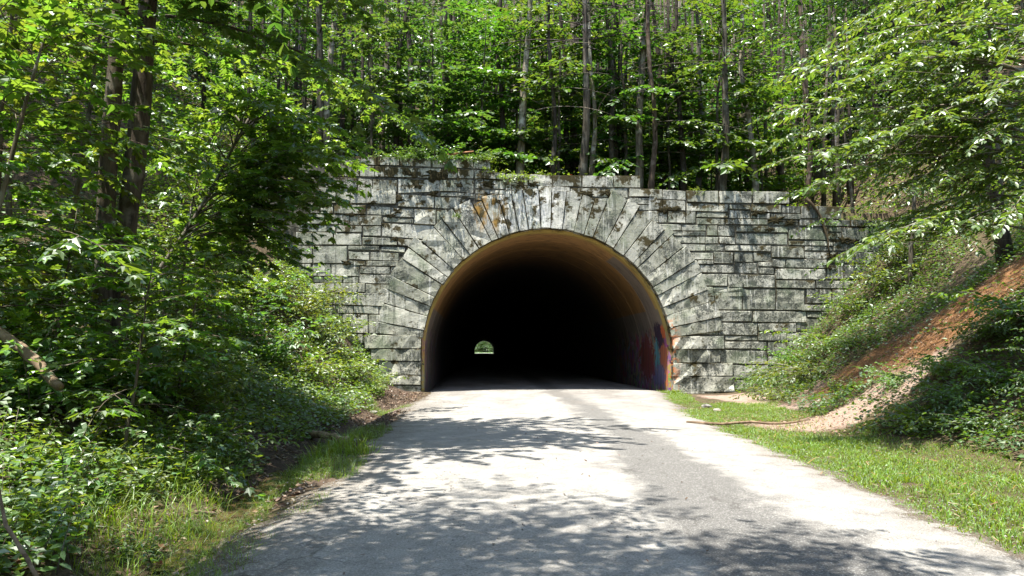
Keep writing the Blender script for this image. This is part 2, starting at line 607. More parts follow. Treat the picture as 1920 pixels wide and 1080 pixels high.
def walltop_s(x):
    xs = [-30, -12, -9.6, -4, -1.5, 3, 4, 8.5, 9.5, 11, 12, 14, 30]
    zs = [7.4, 7.6, 8.8, 8.75, 8.1, 8.1, 7.55, 7.5, 6.95, 6.8, 6.4, 5.8, 5.8]
    return np.interp(x, xs, zs)


def bank_r(x, y):
    toe = 4.9 + 2.4 * sstep(-15, -1, y)
    z = sp(x - toe - 0.3) * (0.80 + 0.2 * sstep(-8, 0, y))
    return z - 0.4 * sp(z - 9, 1.0)


def bank_l(x, y):
    toe = -6.3 + 0.6 * sstep(-10, -1, y)
    sl = 0.55 + 0.65 * sstep(-9, -1, y)
    z = sp(toe - x) * sl
    return z - 0.35 * sp(z - 8, 1.0)


def off_road(x, y):
    return np.clip(np.maximum(sstep(-4.3, -6.0, x), sstep(2.4, 4.6, x)), 0, 1)


def rough_ground(x, y):
    return 0.55 * vnoise(x, y, 0.33, 1) + 0.22 * vnoise(x, y, 1.1, 2) + 0.10 * vnoise(x, y, 2.9, 3)


def front_z(x, y):
    x, y = np.asarray(x, float), np.asarray(y, float)
    z = bank_r(x, y) + bank_l(x, y)
    dx = -5.35 - 0.25 * np.sin(y * 0.35)
    z = z - 0.24 * np.exp(-((x - dx) / 0.5) ** 2) * sstep(-1.5, -6, y)
    z = z + 0.06 * np.exp(-((x + 4.75) / 0.3) ** 2)
    steep = np.clip((bank_r(x, y) + bank_l(x, y)) * 0.8, 0.12, 1)
    return z + rough_ground(x, y) * off_road(x, y) * steep


def hill_z(x, y):
    x, y = np.asarray(x, float), np.asarray(y, float)
    d = np.maximum(y - 0.6, 0)
    rise = 0.16 * np.minimum(d, 13) + 0.56 * np.maximum(d - 13, 0)
    top = walltop_s(x) - 0.12 + rise + rough_ground(x, y) * np.clip(d * 0.6, 0, 1)
    bk = bank_r(x, 0.0 * y) + bank_l(x, 0.0 * y) + rough_ground(x, y) + 0.28 * d + 0.25 * np.maximum(d - 13, 0)
    z = np.maximum(top, bk)
    # beyond the crest the hill falls to the far mouth of the tunnel
    crest = 150.0
    zc = np.where(y > crest, z - 0.56 * (y - crest) - 0.0013 * (y - crest) ** 2, z)
    return np.maximum(zc, 7.0)


def ground_z(x, y):
    return np.where(np.asarray(y) < 0.6, front_z(x, y), hill_z(x, y))


def hit(px, py, dmax=80.0):
    """where the sight line of a photo pixel meets the ground"""
    d = ray(px, py)
    d = d / d.y
    s = np.arange(3.0, dmax, 0.05)
    X, Y, Z = CAM.x + d.x * s, CAM.y + s, CAM.z + d.z * s
    g = ground_z(X, Y)
    k = np.nonzero(Z < g)[0]
    k = k[0] if len(k) else len(s) - 1
    return Vector((X[k], Y[k], float(g[k])))


def gz(x, y):
    return float(ground_z(np.array([x]), np.array([y]))[0])


def polydist(x, y, pts):
    best = np.full(np.shape(x), 1e9)
    for a, b in zip(pts[:-1], pts[1:]):
        ax, ay, bx, by = a[0], a[1], b[0], b[1]
        L = (bx - ax) ** 2 + (by - ay) ** 2 + 1e-9
        t = np.clip(((x - ax) * (bx - ax) + (y - ay) * (by - ay)) / L, 0, 1)
        best = np.minimum(best, np.hypot(x - ax - t * (bx - ax), y - ay - t * (by - ay)))
    return best


PATH = [hit(*q) for q in ((1490, 800), (1590, 775), (1650, 745), (1690, 722))]
STRAW = [hit(*q) for q in ((1590, 712), (1660, 675), (1740, 628), (1810, 585), (1880, 540), (1950, 500))]
UPPER = [hit(*q) for q in ((1835, 520), (1835, 480), (1825, 450))]


def grid_mesh(name, xs, ys, zf, mat):
    X, Y = np.meshgrid(xs, ys)
    Z = zf(X, Y)
    v = np.stack([X, Y, Z], -1).reshape(-1, 3)
    nx, ny = len(xs), len(ys)
    i = (np.arange(ny - 1)[:, None] * nx + np.arange(nx - 1)[None, :]).ravel()
    q = np.stack([i, i + 1, i + nx + 1, i + nx], -1)
    me = mesh_np(name, v, [q], mat, True)
    x, y = v[:, 0], v[:, 1]
    col = np.zeros((len(v), 4), np.float32)
    col[:, 3] = 1
    col[:, 0] = np.maximum(1.15 - polydist(x, y, PATH) / 1.35, 0.45 - polydist(x, y, UPPER) / .8).clip(0, 1)
    col[:, 0] = np.maximum(col[:, 0], 0.62 * sstep(4.6, 5.4, x) * sstep(9.0, 7.0, x) * sstep(-11, -8, y) * sstep(0, -2, y) * (x < 8))
    col[:, 1] = (1 - polydist(x, y, STRAW) / 2.2).clip(0, 1)
    mud = sstep(-4.4, -5.0, x) * sstep(-8.2, -6.6, x) * sstep(-24, -15, y)
    col[:, 2] = mud * (y < 0.6)
    a = me.attributes.new('mask', 'FLOAT_COLOR', 'POINT')
    a.data.foreach_set('color', col.ravel())
    return me


xs = np.concatenate([np.arange(-70, -16, 2.0), np.arange(-16, 17, 0.25), np.arange(17, 80, 2.0)])
ys = np.concatenate([np.arange(-90, -28, 2.0), np.arange(-28, 0.5, 0.25), [0.7]])
o = link('bank', grid_mesh('bank', xs, ys, front_z, M['ground']))
tag(o, 'soil banks and verges sloping down to the road', kind='structure')
ys2 = np.concatenate([[0.6], np.arange(1, 30, 0.6), np.arange(30, 160, 2.5), np.arange(160, 353, 6.0)])
xs2 = np.concatenate([np.arange(-110, -30, 4.0), np.arange(-30, 34, 0.7), np.arange(34, 120, 4.0)])
hill_me = grid_mesh('hillside', xs2, np.concatenate([[0.598], ys2]), lambda X, Y: hill_z(X, Y) - 1.45 * (Y < 0.5985), M['ground'])
o = link('hillside', hill_me)
tag(o, 'wooded hillside rising above and behind the portal', kind='structure')
gp = mesh_np('ground', [(-2500, -2500, -0.9), (2500, -2500, -0.9), (2500, 2500, -0.9), (-2500, 2500, -0.9)], [[[0, 1, 2, 3]]], M['ground'])
tag(link('ground', gp), 'flat ground reaching to the horizon', kind='structure')

# road
ry = np.concatenate([np.arange(-60, -28, 1.0), np.arange(-28, 2, 0.2), np.arange(2, 40, 2.0), np.arange(40, 440, 20.0)])
el_ = -4.5 + 0.14 * vnoise(ry, ry * 0, 5.3, 14) + 0.35 * vnoise(ry, ry * 0, 0.5, 5) + 0.22 * vnoise(ry, ry * 0, 2.1, 6)
er_ = np.interp(ry, [-60, -23, -18, -14, -7.5, -1, 1, 400], [1.6, 1.72, 2.05, 2.35, 3.0, 4.35, 4.4, 4.4])
er_ = er_ + 0.14 * vnoise(ry, ry * 0, 5.1, 15) + 0.25 * vnoise(ry, ry * 0, 0.6, 8) + 0.2 * vnoise(ry, ry * 0, 2.3, 9)
rv, rq = [], []
NX = 24
for k, yv in enumerate(ry):
    for i in range(NX + 1):
        u = i / NX
        xv = (el_[k] - .35) * (1 - u) + (er_[k] + .35) * u
        crown = 0.035 + 0.05 * (1 - (2 * u - 1) ** 2) + 0.02 * float(vnoise(xv, yv, 0.7, 11))
        if i in (0, NX):
            crown = -0.12
        elif i in (1, NX - 1):
            crown = 0.018 + 0.03 * float(vnoise(xv, yv, 2.7, 12)) + 0.02 * float(vnoise(xv, yv, 6.1, 13))
        rv.append((xv, yv, crown))
for k in range(len(ry) - 1):
    for i in range(NX):
        a = k * (NX + 1) + i
        rq.append((a, a + 1, a + NX + 2, a + NX + 1))
road_me = mesh_np('road', rv, [rq], M['road'], True)
ra_ = np.array(rv)
ra_ = np.minimum(ra_[:, 0] - np.interp(ra_[:, 1], ry, el_), np.interp(ra_[:, 1], ry, er_) - ra_[:, 0])
road_me.attributes.new('inside', 'FLOAT', 'POINT').data.foreach_set('value', ra_.astype(np.float32))
tag(link('road', road_me), 'worn pale asphalt road leading into the tunnel', kind='structure')


# ------------------------------------------------------------------ tunnel portal
portal = link('tunnel_portal', None)
tag(portal, 'stone masonry tunnel portal with a round arch of long voussoirs', 'tunnel portal')
SPR, RAD = 1.5, 4.7


def stone(name, quad, proud=0.0, rough=0.014, depth=0.3, gap=0.006):
    """quad: four (x, z) corners, order bottom-left, bottom-right, top-right, top-left"""
    q = np.array(quad, float)
    c = q.mean(0)
    w = (np.linalg.norm(q[1] - q[0]) + np.linalg.norm(q[2] - q[3])) / 2
    h = (np.linalg.norm(q[3] - q[0]) + np.linalg.norm(q[2] - q[1])) / 2
    if w < 0.06 or h < 0.06:
        return None
    su, sv = gap / w, gap / h
    nu = int(np.clip(round(w / 0.28), 2, 7))
    nv = int(np.clip(round(h / 0.22), 2, 4))
    us = np.concatenate([[0], np.linspace(0.022 / w if w > 0.3 else 0.08, 1 - (0.022 / w if w > 0.3 else 0.08), nu), [1]])
    vs = np.concatenate([[0], np.linspace(0.02 / h if h > 0.2 else 0.1, 1 - (0.02 / h if h > 0.2 else 0.1), nv), [1]])
    us = su + us * (1 - 2 * su)
    vs = sv + vs * (1 - 2 * sv)
    nU, nV = len(us), len(vs)
    V = np.zeros((nV, nU, 3))
    E = np.zeros((nV, nU))
    off = RNG.uniform(-0.022, 0.022) - proud
    tilt = RNG.normal(0, 0.012, 2)
    cj = RNG.normal(0, 0.008, (4, 2))
    q = q + cj
    for j, v in enumerate(vs):
        for i, u in enumerate(us):
            p = q[0] * (1 - u) * (1 - v) + q[1] * u * (1 - v) + q[2] * u * v + q[3] * (1 - u) * v
            border = i in (0, nU - 1) or j in (0, nV - 1)
            if border:
                p = p + (c - p) / (np.linalg.norm(c - p) + 1e-6) * abs(RNG.normal(0, 0.010))
                yy = off + 0.02 + RNG.uniform(0, 0.012)
                E[j, i] = 1.0
            else:
                e = min(u, 1 - u) * w, min(v, 1 - v) * h
                bul = min(1, min(e) / 0.10)
                yy = off - rough * 0.8 * bul - rough * 1.1 * RNG.normal() * (0.45 + 0.55 * bul) + tilt[0] * (u - .5) + tilt[1] * (v - .5)
                E[j, i] = 0.5 if j == nV - 2 else 0.3 if j == 1 else 0.1
            V[j, i] = (p[0], yy, p[1])
    verts = V.reshape(-1, 3)
    idx = np.arange(nU * nV).reshape(nV, nU)
    f = [(idx[j, i], idx[j, i + 1], idx[j + 1, i + 1], idx[j + 1, i]) for j in range(nV - 1) for i in range(nU - 1)]
    loop = list(idx[0, :]) + list(idx[1:, -1]) + list(idx[-1, -2::-1]) + list(idx[-2:0:-1, 0])
    n0 = len(verts)
    back = verts[loop].copy()
    back[:, 1] = depth
    verts = np.vstack([verts, back])
    L = len(loop)
    for k in range(L):
        f.append((loop[(k + 1) % L], loop[k], n0 + k, n0 + (k + 1) % L))
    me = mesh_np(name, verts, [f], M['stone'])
    a = me.attributes.new('edge', 'FLOAT', 'POINT')
    a.data.foreach_set('value', np.concatenate([E.ravel(), np.ones(L)]).astype(np.float32))
    return link(name, me, portal)


CROPS = {'A': (540, 270, 4.32), 'B': (860, 270, 4.32), 'C': (1220, 290, 4.0), 'D': (560, 500, 4.0), 'E': (1180, 530, 4.0)}


def wall_pt(crop, x, y):
    ox, oy, s = CROPS[crop]
    p = at_y(ox + x / s, oy + y / s, 0.0)
    return (p.x, p.z)


# masonry courses: (view, top y at left/right, bottom y at left/right, joint positions)
COURSES = [
    # left of the arch
    ('A', 95, 125, 163, 205, [440, 585, 720, 905, 1165, 1500, 1640]),
    ('A', 165, 210, 262, 285, [360, 480, 580, 703, 1045, 1245, 1375, 1505, 1640]),
    ('A', 262, 292, 350, 392, [300, 420, 560, 685, 887]), ('A', 275, 292, 400, 385, [887, 1232]), ('A', 287, 290, 383, 388, [1232, 1500]), ('A', 388, 392, 420, 428, [1232, 1500]),
    ('A', 350, 368, 478, 488, [240, 390, 503, 878]), ('A', 402, 420, 508, 520, [886, 1188]), ('A', 424, 430, 522, 530, [1188, 1440]),
    ('A', 482, 496, 560, 570, [180, 260, 370, 636]), ('A', 496, 505, 570, 582, [636, 832]), ('A', 510, 522, 590, 600, [832, 1020]), ('A', 524, 534, 650, 668, [1020, 1200, 1400]),
    ('A', 562, 580, 648, 662, [100, 300, 500, 764]), ('A', 592, 602, 632, 640, [766, 1018]),
    ('A', 650, 662, 708, 718, [80, 235, 388, 602]), ('A', 664, 668, 744, 748, [604, 754]), ('A', 636, 660, 750, 778, [758, 1188]),
    ('A', 712, 722, 816, 818, [60, 200, 368, 594]), ('A', 754, 762, 814, 822, [602, 886]), ('A', 764, 780, 822, 834, [888, 1100]),
    ('A', 820, 824, 966, 968, [50, 200, 482]), ('A', 824, 830, 858, 864, [484, 742]), ('A', 830, 836, 864, 882, [744, 950]), ('A', 866, 872, 938, 944, [488, 662]), ('A', 872, 882, 944, 950, [664, 900]),
    ('A', 970, 974, 1040, 1044, [60, 190, 344]), ('A', 970, 974, 1068, 1072, [346, 578]), ('A', 944, 948, 984, 990, [488, 626, 900]), ('A', 990, 994, 1050, 1058, [580, 830, 980]),
    ('D', 0, 4, 70, 74, [60, 140, 244, 452]), ('D', 74, 74, 120, 124, [70, 190, 330, 452]), ('D', 58, 60, 126, 134, [454, 800]),
    ('D', 122, 126, 198, 194, [80, 200, 272, 498]), ('D', 130, 134, 200, 210, [498, 800]),
    ('D', 196, 200, 280, 304, [90, 180, 264, 650, 800]), ('D', 286, 304, 344, 364, [120, 290, 410, 602, 800]),
    ('D', 346, 362, 490, 506, [120, 230, 326, 522, 640]), ('D', 494, 508, 572, 578, [200, 330, 400, 492, 640]),
    # above the arch
    ('B', 205, 232, 268, 290, [10, 125, 250, 380]), ('B', 238, 248, 330, 345, [380, 565, 760]), ('B', 250, 258, 345, 354, [760, 1000, 1255, 1476]),
    ('B', 272, 290, 302, 318, [-20, 128]), ('B', 304, 312, 392, 398, [-20, 122]), ('B', 276, 284, 358, 362, [128, 204]), ('B', 282, 296, 364, 374, [204, 376, 430]),
    ('B', 330, 346, 374, 400, [430, 640, 905]), ('B', 396, 402, 430, 440, [-20, 134]), ('B', 366, 374, 404, 412, [134, 250, 440]), ('B', 404, 412, 456, 462, [140, 260, 386, 520]),
    ('B', 352, 356, 428, 438, [905, 1156, 1372]), ('B', 360, 364, 428, 432, [1378, 1582, 1650]), ('B', 438, 442, 478, 484, [900, 1104, 1310, 1376]), ('B', 430, 436, 486, 492, [1380, 1616]),
    ('B', 486, 490, 546, 552, [1090, 1222, 1428]), ('B', 490, 494, 534, 540, [1436, 1650]), ('B', 552, 556, 600, 606, [1120, 1260, 1432]), ('B', 540, 548, 632, 640, [1436, 1620]),
    # right of the arch
    ('C', 256, 266, 330, 340, [-16, 90, 266]), ('C', 266, 270, 356, 362, [268, 510]), ('C', 270, 276, 364, 370, [512, 762, 1042]),
    ('C', 332, 342, 414, 420, [-16, 92, 262]), ('C', 360, 372, 424, 434, [268, 582]), ('C', 372, 374, 408, 412, [586, 752]), ('C', 370, 376, 430, 436, [754, 982]), ('C', 376, 382, 436, 442, [984, 1128]),
    ('C', 382, 386, 478, 484, [1130, 1262, 1436]), ('C', 418, 424, 508, 516, [-16, 130, 262, 342]), ('C', 428, 434, 470, 476, [344, 584]), ('C', 412, 438, 476, 484, [588, 748, 896]), ('C', 438, 444, 482, 488, [898, 1006, 1128]),
    ('C', 476, 482, 522, 528, [346, 560, 880]), ('C', 488, 490, 528, 534, [884, 1106]), ('C', 484, 488, 534, 538, [1110, 1312, 1500]), ('C', 486, 496, 538, 544, [1500, 1720, 1900]),
    ('C', 518, 526, 568, 572, [40, 232, 418]), ('C', 528, 532, 606, 614, [420, 504, 632]), ('C', 530, 534, 578, 584, [636, 884]), ('C', 534, 538, 582, 586, [888, 1034]), ('C', 540, 544, 636, 644, [1036, 1328]), ('C', 540, 544, 578, 582, [1330, 1432]), ('C', 544, 550, 636, 650, [1434, 1642, 1780, 1900]),
    ('C', 572, 576, 606, 610, [-40, 72, 240, 416]), ('C', 586, 590, 670, 678, [640, 1030]), ('C', 582, 584, 636, 640, [1330, 1432]),
    ('C', 610, 616, 660, 668, [0, 92, 410, 510]), ('C', 616, 620, 666, 674, [512, 634]), ('C', 642, 648, 680, 686, [1032, 1370]), ('C', 644, 660, 720, 732, [1372, 1604, 1800, 1920]),
    ('C', 668, 674, 720, 726, [60, 220, 412, 552]), ('C', 678, 682, 722, 728, [554, 902]), ('C', 684, 688, 772, 778, [904, 1152]), ('C', 686, 690, 720, 724, [1154, 1366]),
    ('C', 728, 732, 784, 788, [80, 240, 472]), ('C', 728, 732, 816, 822, [474, 622]), ('C', 730, 734, 806, 808, [624, 770]), ('C', 732, 736, 798, 804, [772, 906]), ('C', 726, 730, 780, 784, [1156, 1332]), ('C', 728, 736, 808, 826, [1334, 1508, 1804, 1920]),
    ('C', 788, 790, 818, 822, [90, 240, 352, 472]), ('C', 810, 812, 886, 892, [626, 802]), ('C', 806, 808, 838, 842, [804, 922]), ('C', 782, 784, 840, 848, [910, 1012]), ('C', 784, 788, 848, 854, [1014, 1324]), ('C', 824, 832, 934, 940, [1326, 1450, 1652, 1760, 1900]),
    ('C', 824, 828, 884, 890, [110, 280, 626]), ('C', 846, 848, 892, 898, [806, 928]), ('C', 854, 858, 932, 938, [934, 1312]),
    ('C', 892, 896, 982, 988, [120, 300, 576]), ('C', 898, 902, 992, 998, [580, 932]), ('C', 940, 946, 1000, 1008, [936, 1234]), ('C', 942, 946, 1002, 1010, [1238, 1562, 1720]),
    ('C', 988, 992, 1062, 1066, [200, 470, 700]), ('E', 34, 38, 68, 72, [500, 738, 850]),
    ('E', 70, 74, 200, 204, [480, 640, 848]), ('E', 44, 52, 204, 208, [850, 1100, 1316]), ('E', 48, 56, 154, 160, [1330, 1520, 1740]), ('E', 162, 166, 212, 218, [1290, 1440, 1610]),
    ('E', 208, 214, 288, 294, [470, 630, 922]), ('E', 214, 220, 294, 300, [924, 1330]), ('E', 220, 222, 262, 266, [1332, 1446, 1580]),
    ('E', 296, 302, 390, 396, [470, 668, 962]), ('E', 302, 304, 366, 372, [964, 1252]), ('E', 266, 270, 364, 370, [1256, 1424, 1560]),
    ('E', 398, 402, 430, 434, [600, 714, 964]), ('E', 370, 376, 434, 440, [966, 1182, 1420]), ('E', 438, 442, 494, 500, [712, 914, 1032]), ('E', 442, 446, 542, 548, [1036, 1228, 1400]),
    ('E', 502, 508, 604, 616, [680, 1036]), ('E', 548, 552, 618, 624, [1038, 1210, 1380]), ('E', 612, 622, 724, 732, [776, 1084, 1260]), ('E', 732, 736, 802, 808, [786, 962, 1140]), ('E', 808, 812, 900, 904, [620, 800, 1000]),
]
for crop, ytl, ytr, ybl, ybr, js in COURSES:
    x0, x1 = js[0], js[-1]
    for a, b in zip(js[:-1], js[1:]):
        def yt(x): return ytl + (ytr - ytl) * (x - x0) / (x1 - x0)
        def yb(x): return ybl + (ybr - ybl) * (x - x0) / (x1 - x0)
        quad = [wall_pt(crop, a, yb(a)), wall_pt(crop, b, yb(b)), wall_pt(crop, b, yt(b)), wall_pt(crop, a, yt(a))]
        cx = sum(p[0] for p in quad) / 4
        cz = sum(p[1] for p in quad) / 4
        # nothing inside the opening
        if any(abs(p[0]) < RAD + 0.15 and (p[1] < SPR or math.hypot(p[0], p[1] - SPR) < RAD + 0.25) for p in quad):
            # pull the corner back out from the opening, under the ring stones
            q2 = []
            for p in quad:
                if p[1] >= SPR:
                    r_ = math.hypot(p[0], p[1] - SPR)
                    if r_ < RAD + 0.3:
                        k = (RAD + 0.3) / r_
                        p = (p[0] * k, SPR + (p[1] - SPR) * k)
                elif abs(p[0]) < RAD + 0.3:
                    p = (math.copysign(RAD + 0.3, p[0]), p[1])
                q2.append(p)
            quad = q2
        stone('stone', quad)

# jamb stones below the springing
for crop, ys_, x_in, x_out in (('E', (398, 498, 602, 702, 816, 905), 312, (708, 684, 776, 786, 640)),
                               ('D', (512, 617, 708, 812, 888, 960), 914, (494, 540, 600, 660, 700))):
    for k in range(5):
        p_in_t, p_in_b = wall_pt(crop, x_in, ys_[k]), wall_pt(crop, x_in, ys_[k + 1])
        p_o_t, p_o_b = wall_pt(crop, x_out[k], ys_[k]), wall_pt(crop, x_out[k], ys_[k + 1])
        xi = math.copysign(RAD + 0.01, p_in_t[0])
        if p_in_t[0] > 0:
            quad = [(xi, p_in_b[1]), p_o_b, p_o_t, (xi, p_in_t[1])]
        else:
            quad = [p_o_b, (xi, p_in_b[1]), (xi, p_in_t[1]), p_o_t]
        stone('jamb_stone', quad, proud=0.06, rough=0.042, depth=0.55)

# voussoirs
NV = 33
a0, a1 = 0.125, math.pi - 0.115
cuts = np.linspace(a0, a1, NV + 1)
cuts[1:-1] += RNG.normal(0, 0.009, NV - 1)
cuts[1:-1] += 0.012 * np.sin(np.arange(NV - 1) * 2.3)
for k in range(NV):
    t0, t1 = cuts[k], cuts[k + 1]
    mid = (t0 + t1) / 2
    r1 = 6.42 + 0.22 * abs(math.cos(mid)) * (1 if mid < 1.57 else 0.6) + RNG.uniform(-0.16, 0.16)
    if abs(mid - math.pi / 2) < 0.35:
        r1 = 6.28 + RNG.uniform(-0.06, 0.06)
    r0 = RAD + RNG.uniform(-0.015, 0.02)
    ra, rb = r1 + RNG.uniform(-0.07, 0.07), r1 + RNG.uniform(-0.07, 0.07)

    def pol(r, t):
        return (r * math.cos(t), SPR + r * math.sin(t))
    # local frame: along the radius is the long side
    quad = [pol(r0, t0), pol(ra, t0), pol(rb, t1), pol(r0, t1)]
    stone('voussoir', quad, proud=0.045 + RNG.uniform(-0.02, 0.02), rough=0.019, depth=0.55)

# masonry core behind the facing (shows only in the joints)
mb = MB()
cxs = sorted(set([-12.6] + [a for a, h in TOPS if a > -12.6 and a < 15] + [15.2] + list(np.linspace(-4.9, 4.9, 50))))
for a, b in zip(cxs[:-1], cxs[1:]):
    top = float(walltop((a + b) / 2)) - 0.22

    def bot(x):
        return SPR + math.sqrt(max(0, 4.9 ** 2 - x * x)) if abs(x) < 4.9 - 1e-6 else -0.6
    ba, bb = bot(a), bot(b)
    if a <= -4.9 + 1e-6 and b <= -4.9 + 1e-6 or a >= 4.9 - 1e-6:
        ba = bb = -0.6
    elif abs(a) >= 4.9 - 1e-6:
        ba = SPR
    elif abs(b) >= 4.9 - 1e-6:
        bb = SPR
    mb.add([(a, .038, ba), (b, .038, bb), (b, .038, top), (a, .038, top), (a, .85, top), (b, .85, top)], [(0, 1, 2, 3), (3, 2, 5, 4)])
link('core', mb.mesh('core', M['joint'], False), portal)
# moss cushions hanging in the joints
for (px, py, s) in ((812, 328, 1.5), (765, 325, .8), (742, 372, .9), (744, 395, .6), (650, 382, .9), (812, 364, .7), (860, 346, .7), (785, 350, .6), (660, 402, .7), (735, 404, .6), (700, 378, .5),
                    (738, 448, .7), (650, 492, .6), (845, 418, .8), (690, 452, .4), (1100, 362, .8), (1135, 362, .9), (1135, 388, .9), (1245, 393, .8), (1262, 392, .8), (1265, 295 + 97, .6),
                    (1418, 397, 1.0), (1455, 412, 1.1), (1480, 417, .7), (1430, 398, .7), (1440, 430, .6), (1580, 450, 1.1), (1600, 452, .9), (1560, 480, .9), (1555, 500, .8), (1620, 450, .8),
                    (795, 457, .5), (630, 547, .7), (640, 546, .5), (672, 592, .6), (917, 345, 1.0), (912, 365, .9), (975, 345, .8), (1000, 346, .7)):
    p = at_y(px, py, 0.0)
    mbm = MB()
    n = 20
    for ring in range(1):
        th = np.linspace(0, 2 * math.pi, n, endpoint=False)
        rr = 0.20 * s * (1 + 0.42 * RNG.normal(size=n)).clip(0.3, 1.7)
        outer = np.stack([p.x + rr * 1.35 * np.cos(th), np.full(n, -0.005), p.z + rr * 0.7 * np.sin(th)], -1)
        inner = np.stack([p.x + rr * .75 * np.cos(th), -0.026 - 0.015 * RNG.random(n), p.z + rr * 0.42 * np.sin(th)], -1)
        cen = np.array([[p.x, -0.035, p.z]])
        v = np.vstack([outer, inner, cen])
        f = [(k, (k + 1) % n, n + (k + 1) % n, n + k) for k in range(n)]
        f3 = [(n + k, n + (k + 1) % n, 2 * n) for k in range(n)]
        me = mesh_np('moss', v, [f, f3], M['moss'], False)
        link('moss', me, portal)

# tunnel lining
mb = MB()
lr = 4.63
prof = [(-lr, -0.5), (-lr, 0.5)] + [(lr * math.cos(math.pi - t), SPR + lr * math.sin(math.pi - t)) for t in np.linspace(0, math.pi, 49)] + [(lr, 0.5), (lr, -0.5)]
ly = np.concatenate([[0.33, 0.5], np.arange(0.9, 12, 0.6), np.arange(12, 40, 4), np.arange(40, 350, 31.0), [358.0]])
np_ = len(prof)
V = []
for k, yv in enumerate(ly):
    for i, (px_, pz_) in enumerate(prof):
        jag = RNG.uniform(-0.07, 0.06) if k == 0 else 0
        V.append((px_, yv + jag, pz_))
Q = [(k * np_ + i, k * np_ + i + 1, (k + 1) * np_ + i + 1, (k + 1) * np_ + i) for k in range(len(ly) - 1) for i in range(np_ - 1)]
# thickness at the front: torn rim back to the ring
n0 = len(V)
for i, (px_, pz_) in enumerate(prof):
    s = (4.86 / lr)
    V.append((px_ * s, 0.36, SPR + (pz_ - SPR) * s if pz_ > SPR else pz_))
Q += [(i, n0 + i, n0 + i + 1, i + 1) for i in range(np_ - 1)]
lin = link('tunnel_lining', mesh_np('tunnel_lining', V, [Q], M['lining'], True))
tag(lin, 'ochre and grey painted concrete vault inside the tunnel, sprayed low down', 'tunnel')
# stiffening hoops of the shuttering left on the vault, each a part
for k, yv in enumerate((2.6, 5.2, 7.8)):
    mbh = MB()
    for a, b in zip(np.linspace(0.05, math.pi - 0.05, 40)[:-1], np.linspace(0.05, math.pi - 0.05, 40)[1:]):
        pts = []
        for t in (a, b):
            for rr, dy in ((lr + .01, 0), (lr - .012, 0.02), (lr - .012, 0.07), (lr + .01, 0.09)):
                pts.append((rr * math.cos(t), yv + dy, SPR + rr * math.sin(t)))
        mbh.add(pts, [(0, 1, 5, 4), (1, 2, 6, 5), (2, 3, 7, 6)])
    link('hoop', mbh.mesh('hoop', M['lining'], False), lin)

# ------------------------------------------------------------------ foliage toolkit
TEMPL = {
    'diamond': (np.array([(0, 0, 0), (.45, .34, .05), (1, 0, -.06), (.5, -.33, .05)]), [[0, 1, 2, 3]]),
    'oval': (np.array([(0, 0, 0), (.28, .20, .05), (.68, .19, .02), (1, 0, -.12), (.68, -.19, .02), (.28, -.20, .05)]), [[0, 1, 2, 3], [0, 3, 4, 5]]),
    'maple': (np.array([(0, 0, 0), (-.06, .30, -.02), (.20, .54, -.08), (.32, .25, .03), (.64, .42, -.06), (.66, .15, .03), (1.02, 0, -.10),
                        (.66, -.15, .03), (.64, -.42, -.06), (.32, -.25, .03), (.20, -.54, -.08), (-.06, -.30, -.02)]),
              [[0, 1, 2, 3, 4, 5, 6], [0, 6, 7, 8, 9, 10, 11]]),
    'short': (np.array([(0, -.06, 0), (0, .06, 0), (.55, .05, .06), (.55, -.05, .06), (1, 0, -.12)]), [[0, 1, 2, 3], [3, 2, 4, 4]]),
    'tall': (np.array([(0, -.014, 0), (0, .014, 0), (.55, .011, .08), (.55, -.011, .08), (1, 0, -.25)]), [[0, 1, 2, 3], [3, 2, 4, 4]]),
    'blade': (np.array([(0, -.03, 0), (0, .03, 0), (.55, .022, .06), (.55, -.022, .06), (1, 0, -.12)]), [[0, 1, 2, 3], [3, 2, 4, 4]]),
}


def unit(v):
    return v / (np.linalg.norm(v, axis=-1, keepdims=True) + 1e-9)


class Leaves:
    def __init__(self):
        self.P, self.D, self.N, self.L = [], [], [], []

    def add(self, P, D, N, L):
        self.P.append(np.asarray(P, float).reshape(-1, 3))
        self.D.append(np.asarray(D, float).reshape(-1, 3))
        self.N.append(np.asarray(N, float).reshape(-1, 3))
        self.L.append(np.asarray(L, float).reshape(-1))

    def count(self):
        return sum(len(a) for a in self.L)

    def mesh(self, name, templ, mat):
        P, D, N, L = (np.concatenate(a) for a in (self.P, self.D, self.N, self.L))
        D = unit(D)
        S = unit(np.cross(N, D))
        Nn = np.cross(D, S)
        tv, tf = TEMPL[templ]
        curl = RNG.uniform(0.4, 2.0, len(L))
        v = (P[:, None, :] + L[:, None, None] * (tv[None, :, 0:1] * D[:, None, :] + tv[None, :, 1:2] * S[:, None, :]
             + tv[None, :, 2:3] * curl[:, None, None] * Nn[:, None, :]))
        nv = len(tv)
        base = (np.arange(len(L)) * nv)[:, None]
        groups = {}
        for f in tf:
            f = f[:3] if len(f) == 4 and f[2] == f[3] else f
            groups.setdefault(len(f), []).append(base + np.array(f)[None, :])
        return mesh_np(name, v.reshape(-1, 3), [np.vstack(g) for g in groups.values()], mat)


def branch_line(start, az, el, length, droop, n=8, wob=0.05):
    """polyline of a limb that leaves at azimuth az, elevation el and bends down by droop along its length"""
    t = np.linspace(0, 1, n)
    ds = length / (n - 1)
    pts = [np.array(start, float)]
    a, e = az, el
    for k in range(1, n):
        e -= droop / (n - 1)
        a += RNG.normal(0, wob)
        pts.append(pts[-1] + ds * np.array([math.cos(a) * math.cos(e), math.sin(a) * math.cos(e), math.sin(e)]))
    return np.array(pts)


